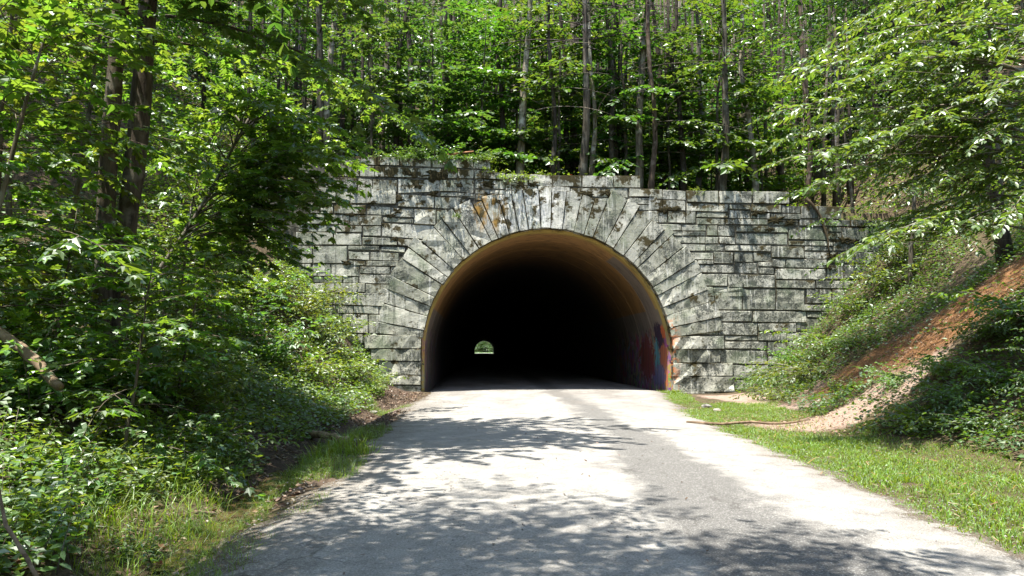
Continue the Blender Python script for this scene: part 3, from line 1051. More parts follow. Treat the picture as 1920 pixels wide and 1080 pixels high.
def interp_line(pts, s):
    x = np.linspace(0, 1, len(pts))
    return np.stack([np.interp(s, x, pts[:, k]) for k in range(3)], -1)


def spray(lv, pts, twig_len, twig_step, leaf_len, leaf_step, start=0.15, flat=0.22, droop=0.25, spread=55):
    """side twigs left and right of a limb, leaves left and right of each twig, all in a loose layer"""
    L = np.linalg.norm(np.diff(pts, axis=0), axis=1).sum()
    nt = max(3, int(L * (1 - start) / twig_step))
    s = np.linspace(start, 1.0, nt) + RNG.normal(0, 0.3 / nt, nt)
    s = s.clip(start, 1)
    P = interp_line(pts, s)
    T = unit(interp_line(pts, (s + .03).clip(0, 1)) - interp_line(pts, (s - .03).clip(0, 1)))
    side = np.where(np.arange(nt) % 2 == 0, 1.0, -1.0)
    up = np.array([0, 0, 1.0])
    S = unit(np.cross(up, T))
    ang = np.radians(spread + RNG.normal(0, 12, nt))
    TD = unit(T * np.cos(ang)[:, None] + S * (side * np.sin(ang))[:, None] + up * RNG.normal(0, flat, nt)[:, None])
    tl = twig_len * (1.05 - 0.65 * s) * RNG.uniform(0.6, 1.25, nt)
    P = np.vstack([P, pts[-1:]])
    TD = np.vstack([TD, T[-1:]])
    tl = np.append(tl, twig_len * 0.6)
    nl = np.maximum(2, (tl / leaf_step).astype(int) * 2)
    idx = np.repeat(np.arange(len(tl)), nl)
    k = np.concatenate([np.arange(m) for m in nl])
    u = (k // 2 + 1) / (nl[idx] / 2)
    d = TD[idx]
    base = P[idx] + d * (u * tl[idx])[:, None]
    base[:, 2] -= droop * (u * tl[idx]) ** 2
    sg = np.where(k % 2 == 0, 1.0, -1.0)
    ls = unit(np.cross(up, d))
    aa = np.radians(np.where(u > 0.97, 15, 55) + RNG.normal(0, 16, len(k)))
    LD = d * np.cos(aa)[:, None] + ls * (sg * np.sin(aa))[:, None]
    LD[:, 2] += RNG.normal(-0.22, 0.22, len(k))
    NN = up + RNG.normal(0, 0.33, (len(k), 3))
    lv.add(base, LD, NN, leaf_len * RNG.uniform(0.6, 1.2, len(k)))
    return list(zip(P, TD, tl))


def build_tree(seed, height, r0, base, nb, blen, el, droop, leaf, leaf_len, twig_len, twig_step, leaf_step, mat,
               lean=(0, 0), top_taper=0.6, az_bias=None, seg=9, twigs=False, start=0.15, pts=None, front=0.0, flat=0.22):
    """returns trunk and crown meshes, the root at the origin"""
    global RNG
    keep, RNG = RNG, np.random.default_rng(seed)
    n = 12
    t = np.linspace(0, 1, n)
    if pts is None:
        wob = np.cumsum(RNG.normal(0, 0.011 * height / 2, (n, 2)), axis=0)
        wob -= wob[0]
        pts = np.stack([lean[0] * height * t ** 1.3 + wob[:, 0], lean[1] * height * t ** 1.3 + wob[:, 1], -0.35 + (height + .35) * t], -1)
    rad = r0 * (1 - 0.8 * t) * (1 + 0.5 * np.exp(-t * 22))
    tb = MB()
    tb.tube(pts, rad, seg, 0.05)
    lv = Leaves()
    for k in range(nb):
        h = base + (0.985 - base) * ((k + RNG.uniform(0, 1)) / nb)
        p = interp_line(pts, np.array([h]))[0]
        rel = (h - base) / (1 - base)
        az = k * 2.4 + RNG.normal(0, 0.4)
        if az_bias is not None:
            az = az_bias[0] + (RNG.random() - .5) * 2 * az_bias[1]
        ln = blen * (1 - top_taper * rel) * RNG.uniform(0.65, 1.2)
        ln *= 1 + front * max(0.0, -math.sin(az))
        bl = branch_line(p, az, el + rel * 0.5 + RNG.normal(0, 0.12), ln, droop)
        rb = max(0.006, r0 * (1 - 0.8 * h) * 0.2)
        tb.tube(bl, np.linspace(rb, 0.004, len(bl)), 4)
        tw = spray(lv, bl, twig_len, twig_step, leaf_len, leaf_step, start=start, flat=flat)
        if twigs:
            for P_, D_, l_ in tw:
                q = P_ + D_ * l_ - np.array([0, 0, 0.25 * l_ * l_])
                tb.tube(np.array([P_, (P_ + q) / 2 + (0, 0, .01), q]), [0.006, 0.004, 0.002], 4)
    tm = tb.mesh('trunk', M['bark'])
    cm = lv.mesh('crown', leaf, mat)
    RNG = keep
    return tm, cm, lv.count()


NLEAF = 0


def place(name, label, cat, group, meshes, loc, rot=0.0, scale=1.0, tcol=(1, 1, 1), ccol=(1, 1, 1), part=('trunk', 'crown'), tilt=(0, 0)):
    e = bpy.data.objects.new(name, None)
    C.objects.link(e)
    e.empty_display_size = 0.3
    e.location = loc
    e.rotation_euler = (tilt[0], tilt[1], rot)
    e.scale = (scale,) * 3 if not isinstance(scale, tuple) else scale
    tag(e, label, cat, group)
    a = link(part[0], meshes[0], e)
    a.color = (*tcol, 1)
    b = link(part[1], meshes[1], e)
    b.color = (*ccol, 1)
    b['kind'] = 'stuff'
    return e


# ------------------------------------------------------------------ forest behind the wall
FT = [build_tree(100 + k, h, r, b, nb, bl, 0.15, 0.55, 'diamond', .22, 1.5, .14, .13, M['leaf'], lean=ln, front=.45, flat=.10, start=.3)
      for k, (h, r, b, nb, bl, ln) in enumerate(((19, .16, .16, 36, 4.2, (.02, 0)), (17, .14, .20, 32, 3.8, (-.03, .01)), (20, .15, .18, 36, 3.9, (.01, .02)), (15, .12, .13, 30, 3.4, (.03, -.02))))]
UT = [build_tree(140 + k, h, r, .18, nb, bl, 0.2, 0.5, 'diamond', .21, 1.1, .13, .11, M['leaf'], lean=ln, flat=.10)
      for k, (h, r, nb, bl, ln) in enumerate(((5.0, .05, 22, 2.0, (.05, 0)), (3.6, .035, 16, 1.5, (-.05, .03)), (6.5, .06, 26, 2.3, (0, .05))))]
FT.append(build_tree(350, 13, .17, .42, 60, 5.0, .2, .55, 'oval', .17, 1.5, .2, .12, M['leaf'], lean=(.12, .02), top_taper=.45))
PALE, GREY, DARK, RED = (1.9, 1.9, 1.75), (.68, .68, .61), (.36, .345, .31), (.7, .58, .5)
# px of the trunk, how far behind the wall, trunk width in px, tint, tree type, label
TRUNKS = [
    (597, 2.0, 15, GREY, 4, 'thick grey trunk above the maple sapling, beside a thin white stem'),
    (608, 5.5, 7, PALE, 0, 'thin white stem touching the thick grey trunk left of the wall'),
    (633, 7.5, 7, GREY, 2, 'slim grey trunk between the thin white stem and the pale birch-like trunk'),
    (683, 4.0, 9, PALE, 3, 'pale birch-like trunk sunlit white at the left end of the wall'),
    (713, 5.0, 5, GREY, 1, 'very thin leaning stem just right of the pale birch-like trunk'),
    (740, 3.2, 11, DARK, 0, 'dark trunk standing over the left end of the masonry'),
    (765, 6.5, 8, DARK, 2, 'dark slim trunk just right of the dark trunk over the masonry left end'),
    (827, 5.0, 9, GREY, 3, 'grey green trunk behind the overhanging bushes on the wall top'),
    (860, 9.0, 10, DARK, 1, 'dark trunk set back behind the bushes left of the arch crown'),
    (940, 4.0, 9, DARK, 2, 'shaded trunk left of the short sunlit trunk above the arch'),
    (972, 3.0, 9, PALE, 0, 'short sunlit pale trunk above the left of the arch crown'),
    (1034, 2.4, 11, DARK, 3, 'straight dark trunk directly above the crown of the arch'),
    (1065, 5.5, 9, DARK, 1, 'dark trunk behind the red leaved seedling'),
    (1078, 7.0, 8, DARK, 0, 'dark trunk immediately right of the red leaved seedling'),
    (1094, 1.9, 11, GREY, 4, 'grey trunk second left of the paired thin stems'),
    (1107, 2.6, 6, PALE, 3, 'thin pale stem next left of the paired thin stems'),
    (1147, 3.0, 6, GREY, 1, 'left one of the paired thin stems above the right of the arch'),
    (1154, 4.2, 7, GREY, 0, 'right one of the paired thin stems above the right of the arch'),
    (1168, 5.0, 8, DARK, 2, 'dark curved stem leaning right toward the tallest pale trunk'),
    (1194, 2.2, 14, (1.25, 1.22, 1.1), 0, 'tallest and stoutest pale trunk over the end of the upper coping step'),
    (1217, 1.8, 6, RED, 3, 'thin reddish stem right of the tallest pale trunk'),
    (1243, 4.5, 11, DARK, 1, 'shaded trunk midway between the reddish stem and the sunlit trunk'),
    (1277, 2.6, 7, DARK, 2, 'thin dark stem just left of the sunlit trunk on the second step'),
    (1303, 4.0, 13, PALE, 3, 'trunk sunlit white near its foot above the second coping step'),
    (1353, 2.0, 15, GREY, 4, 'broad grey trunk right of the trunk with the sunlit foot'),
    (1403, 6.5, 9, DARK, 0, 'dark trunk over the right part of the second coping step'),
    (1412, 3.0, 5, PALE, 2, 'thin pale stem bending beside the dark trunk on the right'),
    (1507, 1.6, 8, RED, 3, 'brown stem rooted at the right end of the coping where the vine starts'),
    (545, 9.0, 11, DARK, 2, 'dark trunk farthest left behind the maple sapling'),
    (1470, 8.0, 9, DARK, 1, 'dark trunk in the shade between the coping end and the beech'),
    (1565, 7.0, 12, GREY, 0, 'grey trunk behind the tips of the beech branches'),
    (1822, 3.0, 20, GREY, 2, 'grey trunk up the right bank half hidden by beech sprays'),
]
for k, (px, d, wpx, tint, typ, lab) in enumerate(TRUNKS):
    p = at_y(px, 320, d)
    z = gz(p.x, d)
    dep = d - CAM.y
    r_w = wpx * dep / F / 2 * .88
    r_p = (.16, .14, .15, .12, .17)[typ] * 0.95
    sc = 0.85 + 0.3 * RNG.random()
    sxy = r_w / r_p
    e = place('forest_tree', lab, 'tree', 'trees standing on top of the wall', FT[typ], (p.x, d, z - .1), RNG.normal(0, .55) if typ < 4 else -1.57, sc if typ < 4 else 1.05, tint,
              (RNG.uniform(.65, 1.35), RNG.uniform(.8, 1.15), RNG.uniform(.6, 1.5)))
    t_ob = e.children[0]
    f = min(1.6, max(.55, sxy / sc))
    t_ob.scale = (1, 1, 1)
    # slim or stout copies get their own girth by fattening along the trunk's normals
    me = FT[typ][0].copy()
    co = np.empty(len(me.vertices) * 3, np.float32)
    me.vertices.foreach_get('co', co)
    co = co.reshape(-1, 3)
    nrm = np.empty(len(me.vertices) * 3, np.float32)
    me.vertices.foreach_get('normal', nrm)
    nrm = nrm.reshape(-1, 3)
    nt = 12 * 9
    h = (co[:nt, 2] / co[:nt, 2].max()).clip(0, 1)
    co[:nt] += nrm[:nt] * ((f - 1) * r_p * (1 - .8 * h))[:, None]
    me.vertices.foreach_set('co', co.ravel())
    me.update()
    t_ob.data = me

# young trees between the trunks
SAP = [(640, 8, 0, 'young tree in front of the grey trunks at the far left of the wall'), (730, 9, 2, 'young tree behind the dark trunk at the masonry left end'),
       (800, 8, 1, 'low young tree left of the bushes overhanging the wall'), (880, 7, 2, 'young tree behind the dip in the wall top'), (920, 10, 0, 'young tree behind the shaded trunk left of the arch crown'),
       (1000, 7, 0, 'young tree between the short sunlit trunk and the straight dark trunk'), (1050, 10, 2, 'young tree behind the straight dark trunk above the crown'), (1125, 7, 1, 'small bright young tree left of the paired stems'),
       (1180, 9, 2, 'young tree behind the curved leaning stem'), (1230, 8, 0, 'young tree right of the tallest pale trunk'), (1290, 7, 1, 'small young tree at the foot of the sunlit trunk'),
       (1330, 6, 2, 'young tree between sunlit trunk and broad grey trunk'), (1380, 10, 0, 'young tree behind the broad grey trunk'), (1440, 9, 2, 'young tree in shade right of the dark trunk'),
       (700, 2.2, 2, 'leafy young tree beside the pale birch-like trunk'), (815, 2.5, 2, 'leafy young tree rising out of the bushes on the left coping'), (900, 3.5, 2, 'leafy young tree behind the bush tumbling over the wall'),
       (965, 4.5, 2, 'leafy young tree hiding the upper part of the short sunlit trunk'), (1045, 3.5, 2, 'leafy young tree against the straight dark trunk above the crown'), (1115, 5, 2, 'leafy young tree with tops level with the paired stems'),
       (1175, 3.4, 2, 'leafy young tree left of the tallest pale trunk'), (1255, 3.0, 2, 'leafy young tree with bright sprays right of the tallest pale trunk'), (1340, 3.2, 2, 'leafy young tree before the broad grey trunk'),
       (1430, 4.2, 2, 'leafy young tree in shade over the end of the second step')]
for px, d, typ, lab in SAP:
    p = at_y(px, 300, d)
    place('sapling', lab, 'tree', 'young trees between the forest trunks', UT[typ], (p.x, d, gz(p.x, d) - .05), RNG.uniform(0, 6.28), RNG.uniform(.8, 1.2) * (1.0 if d > 5.5 else 1.25), GREY, (RNG.uniform(.8, 1.4), RNG.uniform(.95, 1.25), RNG.uniform(.6, 1.3)))

# the wood beyond, one mass: layered clumps of leaves and distant stems over the hillside
lv = Leaves()
stems = MB()
n_cl = 4600
cx = RNG.uniform(-42, 48, n_cl)
cyy = 9 + 62 * RNG.random(n_cl) ** 1.25
cx = cx * (0.55 + 0.45 * cyy / 60)
for x_, y_ in zip(cx, cyy):
    g = gz(x_, y_)
    hh = RNG.choice([RNG.uniform(.2, 2.5), RNG.uniform(2, 8), RNG.uniform(7, 15)], p=[.38, .40, .22])
    n = int(RNG.uniform(50, 120))
    rad = RNG.uniform(.8, 2.1)
    a = RNG.uniform(0, 6.28, n)
    rr = rad * np.sqrt(RNG.random(n))
    P = np.stack([x_ + rr * np.cos(a), y_ + rr * np.sin(a), g + hh - .13 * rr ** 2 + RNG.normal(0, .10, n)], -1)
    D = np.stack([np.cos(a), np.sin(a), RNG.normal(-.3, .25, n)], -1) + RNG.normal(0, .4, (n, 3))
    lv.add(P, D, np.array([0, 0, 1.]) + RNG.normal(0, .38, (n, 3)), RNG.uniform(.16, .30, n))
for k in range(330):
    y_ = 5 + 50 * RNG.random() ** 1.3
    x_ = RNG.uniform(-30, 34) * (.5 + .5 * y_ / 60)
    g = gz(x_, y_)
    hgt = RNG.uniform(9, 18)
    lx = RNG.normal(0, .5)
    stems.tube([(x_, y_, g - .3), (x_ + lx * .4, y_, g + hgt * .5), (x_ + lx, y_, g + hgt)], [RNG.uniform(.06, .15), .075, .03], 5)
wood = link('distant_wood', None)
tag(wood, 'mass of green woodland on the slope beyond the front trunks', 'woodland', kind='stuff')
for nm, me in (('foliage', lv.mesh('foliage', 'diamond', M['leaf'])), ('trunks', stems.mesh('trunks', M['bark']))):
    ob = link(nm, me, wood)
    ob['kind'] = 'stuff'
    ob.color = (.5, .48, .44, 1) if nm == 'trunks' else (.68, .78, .72, 1)

# ------------------------------------------------------------------ near left: double trunk, maples
def stem_pts(pix, dep):
    return np.array([at_depth(x, y, dd) for (x, y), dd in zip(pix, dep)])


dt_base = hit(205, 690)
DT = 14.0
base = at_depth(205, 705, DT)
base.z = gz(base.x, base.y) - .2
tb = MB()
A = stem_pts([(188, 640), (196, 480), (202, 330), (212, 180), (224, 30), (240, -150), (255, -380)], [DT] * 7)
B = stem_pts([(215, 600), (236, 430), (254, 300), (268, 150), (278, 0), (295, -200), (320, -420)], [DT + .3] * 7)
A = np.vstack([[base], A])
B = np.vstack([[base + Vector((.12, .12, 0))], B])
db = np.array(base)


def resample(pts, n):
    return interp_line(np.asarray(pts), np.linspace(0, 1, n))


lv = Leaves()
tA, tB_ = MB(), MB()
tA.tube(resample(A, 16) - db, np.linspace(.175, .11, 16), 18, .07)
tB_.tube(resample(B, 16) - db, np.linspace(.215, .13, 16), 18, .07)
limbs = MB()
for pts_, nb in ((A, 16), (B, 24)):
    for k in range(nb):
        h = .66 + .34 * (k + RNG.random()) / nb
        p = interp_line(pts_, np.array([h]))[0] - db
        az = RNG.uniform(-1.15, -.1) if k % 9 else RNG.uniform(0, 6.28)
        bl = branch_line(p, az, .35 + RNG.normal(0, .15), RNG.uniform(3.6, 7.4), .55)
        limbs.tube(bl, np.linspace(.035, .006, len(bl)), 5)
        spray(lv, bl, 1.5, .2, .2, .15, start=.12)
e = link('double_trunk_tree', None, loc=base)
tag(e, 'big dark tree with two trunks splitting from one foot on the left bank', 'tree')
for nm, me in (('trunk', tA.mesh('trunk', M['bark'])), ('trunk', tB_.mesh('trunk', M['bark'])), ('limbs', limbs.mesh('limbs', M['bark']))):
    ob = link(nm, me, e)
    ob.color = (.62, .58, .5, 1)
b = link('crown', lv.mesh('crown', 'maple', M['maple']), e)
b['kind'] = 'stuff'

# maple prototypes with lobed leaves
MP = [build_tree(200 + k, h, r, b, nb, bl, .25, .75, 'maple', .17, .95, .20, .14, M['maple'], lean=ln, twigs=True, seg=8, top_taper=.5)
      for k, (h, r, b, nb, bl, ln) in enumerate(((4.2, .045, .22, 26, 1.9, (.16, 0)), (3.0, .03, .2, 18, 1.4, (.08, .06)), (6.0, .06, .3, 30, 2.3, (.10, -.03))))]

# leaning maple sapling over the left end of the wall
LD = 17.0
pix = [(255, 600), (290, 520), (345, 440), (400, 350), (440, 270), (470, 215)]
lb = at_depth(250, 640, LD)
lb.z = gz(lb.x, lb.y) - .2
pts = np.vstack([[lb], stem_pts(pix, [LD] * 6)]) - np.array(lb)
RNG_keep = RNG
RNG = np.random.default_rng(55)
tb, lv = MB(), Leaves()
tb.tube(resample(pts, 14), np.linspace(.075, .02, 14), 8, .05)
MT = [(715, 275), (700, 300), (690, 335), (665, 255), (655, 370), (640, 230), (640, 400), (610, 430), (600, 215), (590, 470), (560, 200), (560, 485), (540, 300), (530, 450), (510, 190), (500, 350), (480, 480), (680, 290), (620, 330), (600, 380),
      (570, 340), (560, 400), (640, 300), (520, 260), (450, 190), (430, 420), (400, 220), (380, 300), (350, 260), (330, 350), (600, 270), (470, 300), (650, 345), (540, 230), (575, 440), (420, 250), (500, 420), (310, 300), (360, 400), (460, 380)]
for k, (px, py) in enumerate(MT + MT[::2]):
    tip = np.array(at_depth(px - 55 * max(0, (px - 380) / 335) + (RNG.normal(0, 14) if k >= len(MT) else 0), py + (abs(RNG.normal(0, 14)) if k >= len(MT) else 0), LD + RNG.uniform(-2.0, 1.6))) - np.array(lb)
    s0 = np.interp(tip[2] - .1 * abs(tip[0] - 2), pts[:, 2], np.linspace(0, 1, len(pts))) * .93
    st = interp_line(pts, np.array([s0]))[0]
    bl = resample(np.array([st, st * .65 + tip * .35 + (0, 0, .3), st * .3 + tip * .7 + (0, 0, .32), tip]), 8)
    tb.tube(bl, np.linspace(.02, .004, len(bl)), 4)
    for P_, D_, l_ in spray(lv, bl, .95, .19, .21, .15, start=.25):
        q = P_ + D_ * l_ - np.array([0, 0, .25 * l_ * l_])
        tb.tube(np.array([P_, (P_ + q) / 2 + (0, 0, .01), q]), [0.006, 0.004, 0.002], 4)
RNG = RNG_keep
place('maple_sapling', 'large leaning maple sapling whose leaves hang over the left end of the wall', 'tree', None,
      (tb.mesh('trunk', M['bark']), lv.mesh('crown', 'maple', M['maple'])), lb, ccol=(.95, 1.0, .85))

# other maples on the left
LM = [
    (-25, 560, 12.0, 2, 1.1, -.6, 'maple at the left edge of the picture behind the fallen log'),
    (-60, 500, 10.0, 0, 1.2, .3, 'maple reaching in from beyond the left edge at mid height'),
    (95, 640, 11.0, 1, .85, .0, 'small maple in front of the foot of the double trunk tree'),
    (300, 560, 15.5, 1, 1.0, .6, 'small maple between the double trunk tree and the leaning maple sapling'),
    (130, 420, 18.0, 2, 1.35, 1.2, 'tall maple behind and left of the double trunk tree'),
    (340, 380, 20.5, 2, .75, .4, 'tall maple behind the leaning maple sapling'),
    (20, 380, 17.0, 2, 1.3, 2.4, 'tall maple in shade at the upper left edge'),
    (240, 600, 9.5, 1, .85, -.4, 'low maple seedling in front of the double trunk with large pale leaves'),
    (330, 650, 12.5, 0, .62, .1, 'low bushy maple in the deep shade under the leaning sapling'),
]
for px, py, dep, typ, sc, rot, lab in LM:
    p = at_depth(px, py, dep)
    place('maple', lab, 'tree', 'maples on the left bank', MP[typ], (p.x, p.y, gz(p.x, p.y) - .1), rot, sc, (.9, .85, .75), (RNG.uniform(.85, 1.2), RNG.uniform(.9, 1.15), RNG.uniform(.7, 1.0)))
# taller trees behind on the left slope closing the view
LT = [(60, 26, 1, 'tall tree up the left slope behind the double trunk tree, left one'), (250, 31, 0, 'tall tree up the left slope right of the double trunk tree'),
      (470, 31, 2, 'tall tree up the left slope above the leaning maple'), (180, 34, 3, 'far tall tree on the left slope seen past the two trunks'), (-60, 22, 2, 'tall tree beyond the left edge on the slope'),
      (560, 36, 0, 'far tall tree on the slope beyond the left end of the wall')]
for px, dep, typ, lab in LT:
    p = at_depth(px, 400, dep)
    place('hillside_tree', lab, 'tree', 'tall trees on the left slope', FT[typ], (p.x, p.y, gz(p.x, p.y) - .2), RNG.uniform(0, 6.28), RNG.uniform(.75, .95), GREY, (1, 1.05, .85))

# ------------------------------------------------------------------ right: beech with flat sprays
RNG_keep = RNG
RNG = np.random.default_rng(77)
bd = 13.0
bb = at_depth(2010, 620, bd)
bb.z = gz(bb.x, bb.y) - .2
nb0 = np.array(bb)
trunk_top = at_depth(2000, -420, bd + .4)
tp = resample(np.array([nb0, nb0 + (0, .05, 2.5), nb0 + (-.1, .15, 5.0), np.array(trunk_top)]), 14)
tb, lv = MB(), Leaves()
tb.tube(tp - nb0, np.linspace(.19, .07, 14), 10, .04)
TIPS = [(1478, 204, 12.5), (1482, 258, 12.6), (1500, 135, 13.0), (1490, 292, 12.2), (1530, 345, 12.4), (1545, 95, 13.4), (1590, 60, 13.8), (1570, 330, 12.9), (1640, 20, 13.5), (1600, 180, 14.0),
        (1560, 235, 13.6), (1650, 130, 12.2), (1625, 455, 12.0), (1660, 440, 11.6), (1690, 410, 12.6), (1720, 60, 14.0), (1740, 220, 12.0), (1700, 300, 13.8), (1760, 330, 12.2), (1800, 420, 11.8),
        (1780, 110, 12.5), (1840, 40, 13.0), (1850, 250, 11.8), (1880, 160, 11.6), (1820, 360, 13.0), (1900, 390, 11.5), (1610, 280, 13.4), (1680, 350, 12.5), (1680, 210, 12.6), (1730, 150, 13.4),
        (1650, 250, 12.0), (1580, 150, 12.7), (1770, 270, 13.0), (1870, 330, 12.4), (1660, 80, 12.8), (1900, 80, 12.2)]
for (px, py, dep) in TIPS:
    tip = np.array(at_depth(px, py, dep)) - nb0
    h = tip[2] + 0.10 * np.linalg.norm(tip[:2]) + RNG.uniform(-.2, .3)
    zz = tp[:, 2] - nb0[2]
    s0 = np.interp(h, zz, np.linspace(0, 1, len(tp)))
    st = interp_line(tp, np.array([s0]))[0] - nb0
    m1 = st * .65 + tip * .35 + np.array([0, 0, .28])
    m2 = st * .3 + tip * .7 + np.array([0, 0, .30])
    bl = resample(np.array([st, m1, m2, tip]), 9)
    tb.tube(bl, np.linspace(.028, .004, 9), 5)
    for P_, D_, l_ in spray(lv, bl, 1.15, .155, .145, .08, start=.22, flat=.16, droop=.22, spread=42):
        q = P_ + D_ * l_ - np.array([0, 0, .22 * l_ * l_])
        tb.tube(np.array([P_, (P_ + q) / 2 + (0, 0, .01), q]), [0.006, 0.004, 0.002], 4)
# rear limbs toward the bank
for k in range(16):
    p = interp_line(tp, np.array([.35 + .6 * k / 16]))[0] - nb0
    bl = branch_line(p, RNG.uniform(-.9, 1.5), .3, RNG.uniform(2, 3.5), .6)
    tb.tube(bl, np.linspace(.025, .004, len(bl)), 4)
    spray(lv, bl, 1.1, .2, .125, .085, start=.2, flat=.16)
RNG = RNG_keep
place('beech_tree', 'beech with long flat sunlit sprays reaching in from the right', 'tree', None,
      (tb.mesh('trunk', M['bark']), lv.mesh('crown', 'oval', M['beech'])), bb, tcol=(1.3, 1.3, 1.25))

# more trees up the right bank
BP = [build_tree(300 + k, h, r, b, nb, bl, .15, .6, 'oval', .13, 1.0, .22, .10, M['beech'], lean=ln)
      for k, (h, r, b, nb, bl, ln) in enumerate(((8.0, .07, .18, 30, 2.6, (-.08, -.04)), (4.0, .04, .12, 20, 1.7, (-.1, 0))))]
RT = [(1700, 25, 0, 1.2, 'beech higher up the right bank behind the long sprays'), (1880, 19, 0, 1.1, 'beech on the bank behind the right hand sprays near the picture edge'),
      (1600, 30, 0, 1.0, 'slender beech beside the end of the stepped coping'), (1790, 28, 0, 1.25, 'beech high on the bank above the dirt chute'),
      (1930, 11.0, 1, .55, 'beech seedling poking in at the right edge of the picture'), (1960, 24, 0, 1.3, 'beech far up the bank at the right edge')]
for px, dep, typ, sc, lab in RT:
    p = at_depth(px, 400, dep)
    place('beech', lab, 'tree', 'beeches on the right bank', BP[typ], (p.x, p.y, gz(p.x, p.y) - .15), RNG.uniform(0, 6.28), sc, GREY, (.45, .55, .5))
for px, dep, typ, lab in ((1650, 37, 0, 'tall dark tree above the right end of the wall'), (1850, 33, 1, 'tall dark tree at the top of the right bank'), (2000, 27, 2, 'tall tree beyond the right edge on the bank'),
                          (1750, 44, 3, 'farthest tall tree above the right bank')):
    p = at_depth(px, 300, dep)
    place('hillside_tree', lab, 'tree', 'tall trees above the right bank', FT[typ], (p.x, p.y, gz(p.x, p.y) - .2), RNG.uniform(0, 6.28), 1.0, DARK, (.85, .95, .8))

CL = build_tree(351, 15, .16, .45, 60, 4.6, .2, .55, 'oval', .16, 1.4, .2, .13, M['leaf'], lean=(.36, .0), top_taper=.4)
p = at_depth(1890, 500, 18.5)
place('leaning_tree', 'tree leaning out over the road from the right bank behind the beech sprays', 'tree', None, CL, (p.x, p.y, gz(p.x, p.y) - .2), 3.3, 1.05, DARK)
# roadside trees outside the frame whose crowns shade the road
CT = FT[4]
for x_, y_, sc, rot, lab in ((-6.4, -29.5, 1.15, .0, 'roadside tree left of the photographer'), (-5.9, -26.1, .95, .0, 'roadside tree on the ditch side just outside the picture'), (-7.8, -32.0, 1.0, .3, 'roadside tree behind the photographer on the left'),
                             (7.0, -27.5, .9, 2.6, 'roadside tree behind the photographer on the right')):
    place('roadside_tree', lab, 'tree', 'roadside trees around the photographer', CT, (x_, y_, gz(x_, y_) - .2), rot, sc, DARK)


# ------------------------------------------------------------------ shrubs, herbs
def build_bush(seed, stems, height, spread, leaf, leaf_len, twig, tstep, lstep, mat, el=1.1, droop=.9):
    global RNG
    keep, RNG = RNG, np.random.default_rng(seed)
    tb, lv = MB(), Leaves()
    for k in range(stems):
        az = k * 2.4 + RNG.normal(0, .3)
        bl = branch_line((RNG.normal(0, .08), RNG.normal(0, .08), -.05), az, el + RNG.normal(0, .2), height * RNG.uniform(.6, 1.2), droop * RNG.uniform(.6, 1.4), n=9)
        bl[:, :2] *= spread
        tb.tube(bl, np.linspace(.012, .003, len(bl)), 4)
        spray(lv, bl, twig, tstep, leaf_len, lstep, start=.12, flat=.45, droop=.3)
    out = tb.mesh('stems', M['bark']), lv.mesh('leaves', leaf, mat)
    RNG = keep
    return out


BU = [build_bush(400, 16, 1.5, 1.0, 'oval', .14, .5, .11, .09, M['herb']), build_bush(401, 14, 1.1, 1.2, 'oval', .115, .4, .09, .075, M['herb'], .9, 1.0),
      build_bush(402, 12, 1.6, .9, 'maple', .17, .6, .15, .12, M['maple']), build_bush(403, 18, .75, 1.4, 'oval', .09, .3, .065, .055, M['herb'], .7, .8)]


def build_herb(seed, stems, h, leaf_len, mat, pairs=9):
    global RNG
    keep, RNG = RNG, np.random.default_rng(seed)
    tb, lv = MB(), Leaves()
    for k in range(stems):
        x0, y0 = RNG.normal(0, .22, 2)
        hh = h * RNG.uniform(.55, 1.15)
        bl = branch_line((x0, y0, -.05), RNG.uniform(0, 6.28), 1.35, hh, .35, n=7)
        tb.tube(bl, np.linspace(.008, .003, len(bl)), 4)
        s = np.linspace(.2, 1, pairs)
        P = np.repeat(interp_line(bl, s), 2, axis=0)
        a = np.repeat(np.arange(pairs) * 1.571, 2) + np.tile([0, math.pi], pairs) + RNG.normal(0, .25, pairs * 2)
        D = np.stack([np.cos(a), np.sin(a), RNG.normal(-.1, .25, len(a))], -1)
        lv.add(P, D, np.array([0, 0, 1.]) + RNG.normal(0, .25, (len(a), 3)), leaf_len * np.repeat(1.15 - .55 * s, 2) * RNG.uniform(.8, 1.2, len(a)))
    out = tb.mesh('stems', M['bark']), lv.mesh('leaves', 'oval', mat)
    RNG = keep
    return out


HE = [build_herb(420, 14, .8, .16, M['herb']), build_herb(421, 18, .55, .12, M['herb']), build_herb(422, 9, 1.1, .19, M['herb'], 11)]

